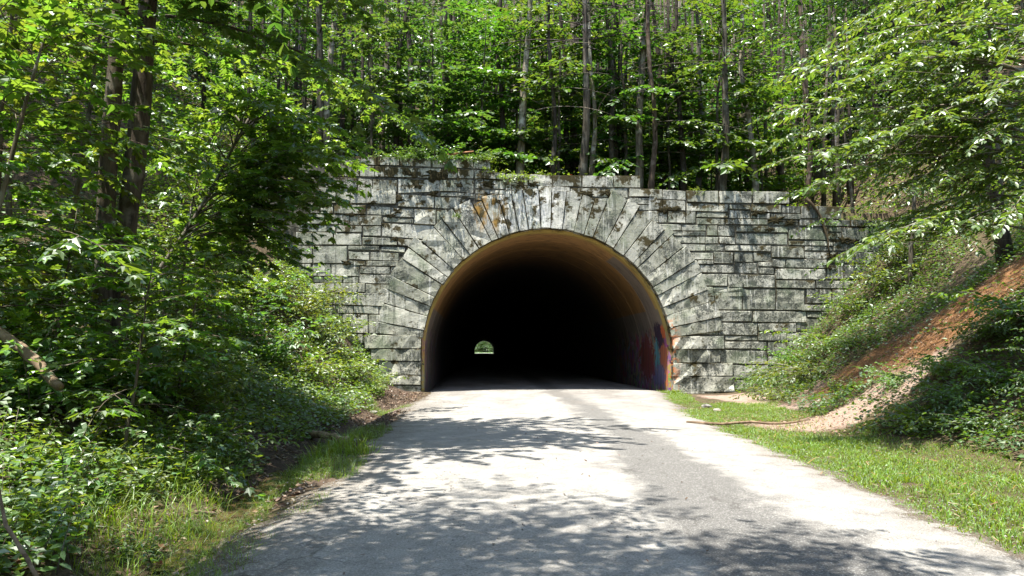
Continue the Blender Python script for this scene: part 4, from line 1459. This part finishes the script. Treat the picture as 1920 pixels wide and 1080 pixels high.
SHRUBS = [
    # left bank: px, py of the foot, type, scale, label
    (560, 700, 'b1', 1.2, 'bright bush low against the left jamb of the wall'), (640, 690, 'b3', 1.3, 'sunlit bush beside the left jamb stones'), (600, 640, 'b1', 1.3, 'bush leaning on the wall below its left courses'),
    (690, 725, 'b3', .9, 'small bright plant at the foot of the left jamb'), (560, 600, 'b0', 1.1, 'upper bush at the left end of the wall courses'), (590, 560, 'b1', 1.1, 'topmost bush where the left bank meets the wall'),
    (500, 690, 'b0', 1.25, 'dense bush over the dark hollow on the left bank'), (440, 640, 'b2', 1.2, 'maple leaved shrub above the dark hollow'), (480, 560, 'b0', 1.3, 'bush on the upper left bank under the leaning maple'),
    (400, 560, 'b1', 1.4, 'bush in the sunny gap beneath the leaning maple'), (350, 690, 'b2', 1.0, 'shaded maple leaved shrub left of the dark hollow'), (420, 740, 'b1', 1.0, 'bush above the muddy cut left of the road'),
    (330, 770, 'b0', .9, 'leafy bush over the middle of the muddy ditch'), (380, 830, 'b1', .8, 'pale bush overhanging the ditch with yellow tipped leaves'), (260, 760, 'b0', 1.0, 'bush in front of the double trunk tree'),
    (150, 760, 'b2', .95, 'maple leaved shrub below the fallen log'), (90, 700, 'h2', 1.0, 'tall upright herb with bright tip beside the fallen log'), (30, 780, 'b0', 1.0, 'bush at the left edge below the log'),
    (200, 830, 'h0', 1.0, 'clump of tall herbs in the sun left of the ditch'), (120, 850, 'h1', 1.1, 'bright herb patch near the left edge'), (40, 900, 'h0', .9, 'dark herb clump at the left edge'),
    (260, 880, 'h1', 1.0, 'sunny herb patch above the grass tufts'), (150, 940, 'h1', .9, 'low herbs in shade in the left foreground'), (60, 1000, 'h0', .8, 'herb clump around the bare stick at lower left'),
    (320, 850, 'h2', .7, 'upright herbs beside the pale bush'), (200, 700, 'h2', 1.0, 'shaded upright herbs at the foot of the double trunk'), (300, 640, 'b2', 1.1, 'maple leaved shrub right of the two trunks'),
    (60, 620, 'b2', 1.2, 'maple leaved shrub behind the fallen log'), (640, 610, 'b1', .9, 'bush with sunny top against the third quoin height'),
    (230, 930, 'h1', .9, 'herbs between the grass tufts and the ditch in the left foreground'), (90, 930, 'h0', .8, 'leafy herbs left of the grass tufts near the picture edge'), (330, 900, 'h1', .8, 'bright low herbs beside the tallest grass tuft'),
    (170, 880, 'b3', .8, 'small leafy bush behind the sunny grass tufts'), (430, 860, 'h1', .7, 'small herbs on the lip of the muddy ditch'), (20, 1050, 'h1', .9, 'dark herbs in the extreme lower left corner'), (250, 1050, 'h1', .6, 'low herbs beside the ditch at the bottom edge'),
    # right bank
    (1480, 745, 'b3', 1.0, 'bush at the foot of the right masonry end'), (1530, 700, 'b3', 1.3, 'dense dark green bush in front of the right wall'), (1460, 715, 'b1', .8, 'bush beside the last low courses on the right'),
    (1555, 650, 'b1', 1.0, 'bush midway up the right bank beside the wall'), (1500, 680, 'b1', .8, 'bush touching the wall low on the right'), (1615, 585, 'b1', 1.0, 'bush higher on the bank along the right wall'),
    (1680, 530, 'b1', 1.1, 'bush near the top of the right wall'), (1700, 480, 'b3', 1.1, 'topmost bush where the right bank meets the wall'), (1610, 640, 'b3', .7, 'low bush left of the straw strip'),
    (1690, 715, 'b3', .6, 'low bush between straw strip and dirt path'), (1790, 690, 'b3', .7, 'low bush right of the straw strip'), (1810, 745, 'b3', .8, 'dark bush in the shade on the right bank'),
    (1890, 710, 'b3', .8, 'dark low bush near the right picture edge'), (1740, 790, 'b3', .8, 'low bush where the shade meets the sunny path'), (1865, 800, 'b3', .7, 'shaded bush above the verge at right'),
    (1925, 590, 'b1', .9, 'bush in shade high at the right edge'), (1880, 620, 'b3', .7, 'bush in shade below the upper straw strip'), (1590, 735, 'h1', .7, 'pale weeds on the edge of the dirt path'),
]
kinds = {'b0': BU[0], 'b1': BU[1], 'b2': BU[2], 'b3': BU[3], 'h0': HE[0], 'h1': HE[1], 'h2': HE[2]}
for px, py, kd, sc, lab in SHRUBS:
    p = hit(px, py)
    nm, cat = ('bush', 'bush') if kd[0] == 'b' else ('herb_clump', 'plant')
    if px > 960:
        sc *= 1.3
    if p.y > -0.5 and px < 1600:
        p.y = -0.6
        p.z = gz(p.x, p.y)
    p.z -= .03
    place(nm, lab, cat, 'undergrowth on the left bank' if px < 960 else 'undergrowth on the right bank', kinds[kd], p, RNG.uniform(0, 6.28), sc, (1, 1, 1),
          (RNG.uniform(1.25, 1.5), RNG.uniform(1.15, 1.3), RNG.uniform(.7, .9)) if ('bright' in lab or 'sun' in lab or 'pale' in lab) else (RNG.uniform(.8, 1.2), RNG.uniform(.85, 1.15), RNG.uniform(.7, 1.2)), ('stems', 'leaves'))  # sunlit look put into the leaf tint of plants labelled bright
# plants along the wall top
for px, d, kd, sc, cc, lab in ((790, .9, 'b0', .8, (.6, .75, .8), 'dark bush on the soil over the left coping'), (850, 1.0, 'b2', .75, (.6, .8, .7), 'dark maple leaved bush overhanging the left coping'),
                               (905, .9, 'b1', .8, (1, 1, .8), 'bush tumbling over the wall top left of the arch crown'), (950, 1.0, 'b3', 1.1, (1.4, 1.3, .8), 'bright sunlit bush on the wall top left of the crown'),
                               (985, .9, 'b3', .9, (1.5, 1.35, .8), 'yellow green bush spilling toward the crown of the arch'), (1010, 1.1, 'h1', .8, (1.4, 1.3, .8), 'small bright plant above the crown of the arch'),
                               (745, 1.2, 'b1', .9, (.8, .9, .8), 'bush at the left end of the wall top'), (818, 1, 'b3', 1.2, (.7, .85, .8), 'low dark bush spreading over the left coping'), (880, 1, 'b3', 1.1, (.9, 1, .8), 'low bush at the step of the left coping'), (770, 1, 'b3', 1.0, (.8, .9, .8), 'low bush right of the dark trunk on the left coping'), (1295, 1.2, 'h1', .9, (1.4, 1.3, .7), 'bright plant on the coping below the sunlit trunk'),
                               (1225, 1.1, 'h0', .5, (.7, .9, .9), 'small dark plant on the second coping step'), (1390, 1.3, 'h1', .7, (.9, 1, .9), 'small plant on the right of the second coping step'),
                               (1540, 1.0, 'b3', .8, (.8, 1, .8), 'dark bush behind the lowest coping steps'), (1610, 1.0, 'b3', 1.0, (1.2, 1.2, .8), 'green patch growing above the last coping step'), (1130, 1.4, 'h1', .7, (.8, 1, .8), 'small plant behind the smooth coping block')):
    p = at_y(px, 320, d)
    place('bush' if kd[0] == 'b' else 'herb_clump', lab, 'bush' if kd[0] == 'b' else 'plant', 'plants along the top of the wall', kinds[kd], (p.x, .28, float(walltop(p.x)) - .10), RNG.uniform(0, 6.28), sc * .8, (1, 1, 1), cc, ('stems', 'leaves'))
# fern-like tuft growing out of the joint left of the ring, and the red leaved seedling
p = at_y(857, 408, -.08)
place('herb_clump', 'small green plant growing from a joint beside the ring stones', 'plant', None, HE[1], p, .5, .38, part=('stems', 'leaves'))
redm = build_herb(440, 8, .55, .14, M['red_leaf'], 7)
p = at_y(1067, 320, .95)
place('seedling', 'small seedling with red leaves on the wall top', 'plant', None, redm, (p.x, .95, 8.15), 0, .7, part=('stems', 'leaves'))


# ------------------------------------------------------------------ ground cover, grass, litter
def scatter(n, x0, x1, y0, y1, keep):
    x, y = RNG.uniform(x0, x1, n), RNG.uniform(y0, y1, n)
    k = keep(x, y)
    x, y = x[k], y[k]
    return x, y, ground_z(x, y)


def cover(name, label, cat, n, box, keep, size, hmax, templ, mat, col=(1, 1, 1), up=.35):
    x, y, z = scatter(n, *box, keep)
    m = len(x)
    a = RNG.uniform(0, 6.28, m)
    if name == 'leaf_litter' and hmax == 0:
        z = z + .085
    hh = hmax * RNG.random(m) ** 1.4 * (0.4 + 1.2 * np.clip(vnoise(x, y, 1.3, 21) + .5, 0, 1))
    lv = Leaves()
    D = np.stack([np.cos(a), np.sin(a), RNG.normal(-.05, .3, m)], -1)
    lv.add(np.stack([x, y, z + .02 + hh], -1), D, np.array([0, 0, 1.]) + RNG.normal(0, up, (m, 3)), size * RNG.uniform(.5, 1.3, m))
    o = link(name, lv.mesh(name, templ, mat))
    o.color = (*col, 1)
    tag(o, label, cat, kind='stuff')
    return o


def left_keep(x, y):
    toe = -5.7 + .5 * vnoise(x, y, .7, 31)
    return (x < toe) & (vnoise(x, y, .8, 33) > -.28)


cover('ground_cover', 'low leafy ground cover spreading over the left bank', 'ground cover', 95000, (-14, -5.2, -26, .3), left_keep, .10, .36, 'diamond', M['herb'])


cover('ground_cover', 'leafy undergrowth covering the high slope at upper left', 'ground cover', 42000, (-32, -11, -22, 10), lambda x, y: vnoise(x, y, .6, 34) > -.42, .17, 1.1, 'diamond', M['herb'], (.85, .95, .85))


def right_keep(x, y):
    toe = 4.9 + 2.4 * sstep(-15, -1, y) + .5 * vnoise(x, y, .7, 41)
    dpa = polydist(x, y, PATH)
    dst = np.minimum(polydist(x, y, STRAW), polydist(x, y, UPPER) + 1.1)
    dens = vnoise(x, y, .9, 43)
    return (x > toe - .2) & ((dpa > 1.05 + 1.8 * dens) | (RNG.random(len(x)) < .08)) & ((dst > 1.5 + 1.4 * dens) | (RNG.random(len(x)) < .09)) & (dens > -.36)


cover('ground_cover', 'low leafy ground cover on the steep right bank', 'ground cover', 130000, (4, 19, -24, .4), right_keep, .09, .36, 'diamond', M['herb'], (.75, .85, .75))


def hill_keep(x, y):
    return vnoise(x, y, .5, 51) > -.12


cover('ground_cover', 'leafy ground cover on the forest floor above the wall', 'ground cover', 40000, (-16, 22, .9, 18), hill_keep, .12, .5, 'diamond', M['herb'], (1.1, 1.1, .9))
cover('leaf_litter', 'brown fallen leaves strewn over the forest floor above the wall', 'leaf litter', 16000, (-14, 24, .7, 16), lambda x, y: vnoise(x, y, .6, 52) < .25, .11, .02, 'diamond', M['litter'])
cover('pine_straw', 'rust coloured dry needles lying down the right bank', 'straw', 60000, (5, 18, -22, 0), lambda x, y: polydist(x, y, STRAW) < 1.4 + 1.7 * vnoise(x, y, .8, 61), .17, .035, 'blade', M['straw'])
cover('leaf_litter', 'dead leaves and bits of bark on the muddy cut left of the road', 'leaf litter', 15000, (-9, -4.6, -24, -1), lambda x, y: vnoise(x, y, .9, 62) > -.1, .07, .02, 'diamond', M['litter'])
cover('leaf_litter', 'dry debris on the dirt below the right bank', 'leaf litter', 7000, (3, 9, -16, -1), lambda x, y: polydist(x, y, PATH) < 2.2, .06, .015, 'diamond', M['litter'], (1.6, 1.5, 1.4))


def grass(name, label, n, box, keep, hmin, hmax, col=(1, 1, 1), clump=1.0, templ='short'):
    x, y, z = scatter(n, *box, keep)
    m = len(x)
    a = RNG.uniform(0, 6.28, m)
    hv = (hmin + (hmax - hmin) * RNG.random(m) ** 1.6) * (0.6 + .9 * np.clip(vnoise(x, y, 1.4, 71) + .5, 0, 1) * clump)
    lv = Leaves()
    D = np.stack([np.cos(a) * .6, np.sin(a) * .6, np.ones(m)], -1) + RNG.normal(0, .25, (m, 3))
    N = np.stack([-np.cos(a), -np.sin(a), np.full(m, .5)], -1)
    lv.add(np.stack([x, y, z - .01], -1), D, N, hv)
    me = lv.mesh(name, templ, M['grass'])
    # blades keep a natural width whatever their length
    o = link(name, me)
    o.color = (*col, 1)
    tag(o, label, 'grass', kind='stuff')


def road_right(y):
    return np.interp(y, ry, er_)


def verge_keep(x, y):
    e = road_right(y)
    toe = 4.9 + 2.4 * sstep(-15, -1, y)
    u = (x - e) + .35 * vnoise(x, y, 2.0, 72)
    return (u > -.26) & (vnoise(x, y, 1.15, 77) + .35 * vnoise(x, y, 3.1, 78) > -.46) & (x < np.minimum(toe + .1, e + 2.9) + .6 * vnoise(x, y, .8, 73)) & ((polydist(x, y, PATH) > 1.0 + .9 * vnoise(x, y, 1.7, 80)) | (RNG.random(len(x)) < .10)) & ((y < -6) | (x < e + .75))


grass('grass', 'bright short grass along the right edge of the road', 230000, (1.3, 8, -26, -1), verge_keep, .035, .10)


grass('grass', 'taller weedy tufts scattered in the right hand verge', 9000, (1.6, 8, -25, -4), lambda x, y: verge_keep(x, y) & (vnoise(x, y, 1.6, 75) > .16), .10, .24, (1.0, .95, .9), templ='tall')
cover('ground_cover', 'clover and small weeds mixed into the right hand verge', 'ground cover', 14000, (1.6, 8, -25, -3), lambda x, y: verge_keep(x, y) & (vnoise(x, y, .9, 76) > .02), .035, .06, 'diamond', M['herb'], (1.2, 1.2, 1.0))


cover('dry_grass', 'dead straw coloured stems lying in the right hand verge', 'grass', 2500, (1.6, 8, -25, -3), verge_keep, .14, .07, 'blade', M['litter'], (1.9, 1.9, 1.5), up=.8)
cover('leaf_litter', 'stray fallen leaves and twigs lying on the road', 'leaf litter', 160, (-4.3, 3, -24, -2), lambda x, y: vnoise(x, y, .6, 79) > -.1, .045, .0, 'oval', M['litter'])


def verge_l(x, y):
    e = np.interp(y, ry, el_)
    c = vnoise(x, y, .7, 74) + .5
    edge = np.where(y > -8, -4.4 - .3, e)
    return (x < edge + .22) & (x > edge - .85 - .3 * c) & ((y < -14.5) | (c > .66)) & (y < -5.5) & (c > .2)


grass('grass', 'green grass strip between the road and the muddy ditch', 75000, (-6.5, -4, -26, -5), verge_l, .06, .20, templ='tall')


def tuft_keep(x, y):
    k = np.zeros(len(x), bool)
    for px, py, r in ((330, 930, .5), (210, 940, .35), (270, 990, .5), (350, 1000, .4), (180, 1040, .5), (310, 1050, .5), (640, 850, .5), (240, 900, .45), (120, 1000, .5), (420, 900, .3)):
        h = hit(px, py)
        k |= np.hypot(x - h.x, y - h.y) < r * (.7 + .6 * RNG.random(len(x)))
    return k


grass('grass', 'tall yellow green grass tufts beside the muddy ditch', 60000, (-9, -4, -26, -8), tuft_keep, .10, .38, (1.1, 1.05, .9), templ='tall')


def edge_grass(x, y):
    return (np.abs(x - 4.55) < .35) & (y > -1.4) & (y < 2.2)


grass('grass', 'weeds growing along the foot of the right tunnel wall', 2500, (4, 5, -2, 4), edge_grass, .08, .22)

# pebbles on the road
pv, pq = [], []
for k in range(3200):
    y_ = -25.5 + 22 * RNG.random() ** 1.6
    x_ = RNG.uniform(-4.6, 2.0 + .06 * (y_ + 25))
    if RNG.random() < .55:
        x_ = RNG.choice([-4.35, 1.8 + .06 * (y_ + 25)], p=[.75, .25]) + RNG.normal(0, .22)
    s = RNG.uniform(.005, .014)
    b0 = len(pv)
    u_ = (x_ - np.interp(y_, ry, el_)) / (np.interp(y_, ry, er_) - np.interp(y_, ry, el_))
    z_ = .035 + .05 * (1 - (2 * min(max(u_, 0), 1) - 1) ** 2)
    for dx, dy, dz in ((1, 0, 0), (0, 1, 0), (-1, 0, 0), (0, -1, 0), (0, 0, .8), (0, 0, -.8)):
        j = RNG.uniform(.6, 1.3)
        pv.append((x_ + dx * s * j, y_ + dy * s * j, z_ + dz * s * j))
    for f in ((0, 1, 4), (1, 2, 4), (2, 3, 4), (3, 0, 4), (1, 0, 5), (2, 1, 5), (3, 2, 5), (0, 3, 5)):
        pq.append([b0 + i for i in f])
o = link('gravel', mesh_np('gravel', pv, [pq], M['rock']))
tag(o, 'loose gravel scattered over the road surface', 'gravel', kind='stuff')

# clods of mud and broken bark in the cut left of the road
pv, pq = [], []
for k in range(3600):
    y_ = RNG.uniform(-20, -.6)
    x_ = RNG.uniform(-7.6, -4.3)
    s = RNG.uniform(.012, .05) * (1.6 if RNG.random() < .08 else 1)
    b0 = len(pv)
    z_ = gz(x_, y_)
    st = RNG.uniform(.7, 2.2)
    ca, sa = math.cos(k * 1.7), math.sin(k * 1.7)
    for dx, dy, dz in ((1, 0, 0), (0, 1, 0), (-1, 0, 0), (0, -1, 0), (0, 0, .8), (0, 0, -.8)):
        j = RNG.uniform(.6, 1.3)
        u_, v_ = dx * s * j * st, dy * s * j
        pv.append((x_ + u_ * ca - v_ * sa, y_ + u_ * sa + v_ * ca, z_ + dz * s * j))
    for f in ((0, 1, 4), (1, 2, 4), (2, 3, 4), (3, 0, 4), (1, 0, 5), (2, 1, 5), (3, 2, 5), (0, 3, 5)):
        pq.append([b0 + i for i in f])
o = link('mud_clods', mesh_np('mud_clods', pv, [pq], simple_noise_mat('mud', (0.03, 0.022, 0.015), (0.14, 0.10, 0.07), 9)))
tag(o, 'clods of mud and bark bits in the cut left of the road', 'mud', kind='stuff')

# stream in the ditch
cl = [hit(*q) for q in ((250, 1075), (330, 1000), (400, 955), (450, 935), (500, 912), (545, 890), (590, 872))]
cl = resample(np.array([(p.x, p.y, p.z) for p in cl]), 40)
wv, wq = [], []
for k, p in enumerate(cl):
    xd = -5.35 - 0.25 * math.sin(p[1] * 0.35)
    w = .24 * (1 - .5 * abs(k / 20 - 1)) * (1 + .5 * math.sin(k * 1.7) * .5)
    zc = -0.17
    wv += [(xd - w, p[1], zc), (xd + w, p[1], zc)]
    if k:
        wq.append((2 * k - 2, 2 * k - 1, 2 * k + 1, 2 * k))
tag(link('stream', mesh_np('stream', wv, [wq], M['water'])), 'muddy orange trickle in the ditch left of the road', kind='structure')


# ------------------------------------------------------------------ fallen wood
def log(name, label, cat, pts, radii, col=(1, 1, 1), seg=8):
    pts = np.array([tuple(p) for p in pts])
    b0 = pts[0].copy()
    m = MB()
    n = 10
    rp = resample(pts - b0, n)
    rp[1:-1] += RNG.normal(0, max(radii) * .18, (n - 2, 3))
    m.tube(rp, np.interp(np.linspace(0, 1, n), np.linspace(0, 1, len(radii)), radii), seg, .07)
    o = link(name, m.mesh(name, M['dead_wood']), loc=b0)
    o.color = (*col, 1)
    tag(o, label, cat)
    return o


def on_ground(px, py, lift=0.0):
    p = hit(px, py)
    return (p.x, p.y, p.z + lift)


log('fallen_log', 'pale fallen log slanting down from the left edge', 'log', [at_depth(-40, 592, 9.6), at_depth(50, 665, 9.3), at_depth(112, 725, 9.0)], [.06, .065, .055], (.85, .78, .68))
log('fallen_log', 'short log lying on the mud beside the grass tuft', 'log', [on_ground(583, 820, .07), on_ground(650, 832, .07)], [.075, .06], (1.1, 1, .9))
log('fallen_branch', 'thin bare stick lying on the right verge by the road edge', 'branch', [on_ground(1288, 797, .06), on_ground(1350, 801, .06), on_ground(1400, 797, .07), on_ground(1450, 801, .06), on_ground(1490, 797, .06), on_ground(1520, 793, .07)], [.036, .03, .032, .024, .02, .008], (.75, .66, .55))
log('fallen_branch', 'curved bare grey stick at the lower left corner', 'branch', [at_depth(-5, 900, 4.6), at_depth(12, 985, 4.6), at_depth(40, 1030, 4.6), at_depth(72, 1085, 4.6)], [.008, .011, .012, .012], (1.1, 1.05, .9))
log('fallen_log', 'half buried log lying up the right bank beside the bushes', 'log', [on_ground(1590, 640, .03), on_ground(1650, 598, .06), on_ground(1710, 560, .06)], [.05, .08, .06], (.6, .52, .45))
log('fallen_log', 'pinkish log end on the bank under the lowest beech spray', 'log', [on_ground(1745, 402, .1), on_ground(1805, 395, .1)], [.09, .08], (1.5, 1.25, 1.1))
log('fallen_branch', 'small grey branch in the shade under the maple shrubs', 'branch', [on_ground(275, 705, .25), on_ground(315, 735, .12)], [.03, .025])
log('fallen_branch', 'dark stick lying at the edge of the water', 'branch', [on_ground(365, 970, .04), on_ground(402, 972, .04)], [.022, .018], (.7, .65, .6))
log('exposed_root', 'reddish root lying along the top of the left coping', 'root', [at_y(818, 295, .02), at_y(850, 289, -.02), at_y(888, 284, .02)], [.035, .04, .03], (1.5, .95, .6))
vp = [at_y(1512, 372, -.02), at_y(1524, 385, -.05), at_y(1538, 405, -.06), at_y(1546, 425, -.06), at_y(1552, 450, -.06), at_y(1556, 480, -.05)]
log('vine', 'dark vine stem creeping down the right courses of the wall', 'vine', vp, [.06, .055, .05, .045, .035, .02], (.3, .28, .2))
# stones lying about
for px, py, s, lab in ((575, 745, .16, 'pale stone on the mud by the left bushes'), (1325, 765, .13, 'stone at the foot of the right jamb'), (1345, 772, .1, 'smaller stone below the right jamb stones'), (700, 775, .09, 'small stone on the dirt left of the portal'),
                       (1520, 770, .08, 'pale stone on the dirt path'), (205, 800, .12, 'pale stone among the sunny herbs')):
    p = hit(px, py)
    n1, n2 = 5, 8
    v = [(0, 0, s * .6)]
    for i in range(1, n1):
        for j in range(n2):
            th, ph = math.pi * i / n1, 2 * math.pi * j / n2
            k = RNG.uniform(.8, 1.15)
            v.append((s * k * 1.3 * math.sin(th) * math.cos(ph), s * k * math.sin(th) * math.sin(ph), s * .6 * k * math.cos(th)))
    v.append((0, 0, -s * .6))
    q4 = [(1 + i * n2 + j, 1 + (i + 1) * n2 + j, 1 + (i + 1) * n2 + (j + 1) % n2, 1 + i * n2 + (j + 1) % n2) for i in range(n1 - 2) for j in range(n2)]
    q3 = [(0, 1 + j, 1 + (j + 1) % n2) for j in range(n2)] + [(len(v) - 1, 1 + (n1 - 2) * n2 + (j + 1) % n2, 1 + (n1 - 2) * n2 + j) for j in range(n2)]
    tag(link('loose_stone', mesh_np('loose_stone', v, [q4, q3], M['rock']), loc=(p.x, p.y, p.z + s * .25)), lab, 'stone', 'loose stones')

# ------------------------------------------------------------------ beyond the far mouth of the tunnel
fx, fy = np.arange(-80, 81, 8.0), np.arange(356, 600, 8.0)


def far_z(x, y):
    return -.02 + np.maximum(0, y - 405) * .55 + np.maximum(0, np.abs(x) - 16) * .3 * (y > 380)


tag(link('far_ground', grid_mesh('far_ground', fx, fy, far_z, M['ground'])), 'ground beyond the far mouth of the tunnel', kind='structure')
lv = Leaves()
for k in range(2400):
    x_, y_ = RNG.uniform(-20, 20), 396 + 45 * RNG.random()
    z_ = float(far_z(np.array(x_), np.array(y_))) + RNG.uniform(.8, 9)
    n = 40
    a = RNG.uniform(0, 6.28, n)
    rr = 1.9 * np.sqrt(RNG.random(n))
    lv.add(np.stack([x_ + rr * np.cos(a), y_ + rr * np.sin(a), z_ - .13 * rr ** 2 + RNG.normal(0, .15, n)], -1),
           np.stack([np.cos(a), np.sin(a), RNG.normal(-.3, .25, n)], -1), np.array([0, 0, 1.]) + RNG.normal(0, .35, (n, 3)), RNG.uniform(.3, .6, n))
tag(link('far_wood', lv.mesh('far_wood', 'diamond', M['leaf'])), 'green wood behind the trees past the far tunnel mouth', 'woodland', kind='stuff')
cover('grass', 'sunny grass seen through the far mouth of the tunnel', 'grass', 9000, (-14, 12, 368, 400), lambda x, y: (np.abs(x + .4) > 4) | (y > 378), .5, .25, 'diamond', M['grass'], (.55, .65, .5))
for ob in [o for o in bpy.data.objects if o.get('label', '').startswith('sunny grass seen')]:
    co = np.empty(len(ob.data.vertices) * 3, np.float32)
    ob.data.vertices.foreach_get('co', co)
    co = co.reshape(-1, 3)
    co[:, 2] -= ground_z(co[:, 0], co[:, 1]).astype(np.float32)
    ob.data.vertices.foreach_set('co', co.ravel())
for x_, y_, typ, sc, lab in ((-5.5, 392, 2, 1.3, 'left tree framed by the far mouth of the tunnel'), (-1, 402, 2, 1.4, 'middle tree framed by the far mouth of the tunnel'), (4.5, 388, 2, 1.2, 'right bright tree framed by the far mouth of the tunnel'),
                             (-10, 410, 0, 1.8, 'leftmost tree beyond the far mouth of the tunnel'), (9, 415, 0, 1.8, 'rightmost tree beyond the far mouth of the tunnel'), (2, 420, 0, 1.9, 'rear tree beyond the far mouth of the tunnel')):
    place('far_tree', lab, 'tree', 'trees beyond the far end of the tunnel', UT[typ], (x_, y_, -.1), RNG.uniform(0, 6.28), sc, DARK, (1.2, 1.2, .8))

print('TRIS_ALL', sum(max(0, len(m.loops) - 2 * len(m.polygons)) for m in bpy.data.meshes))
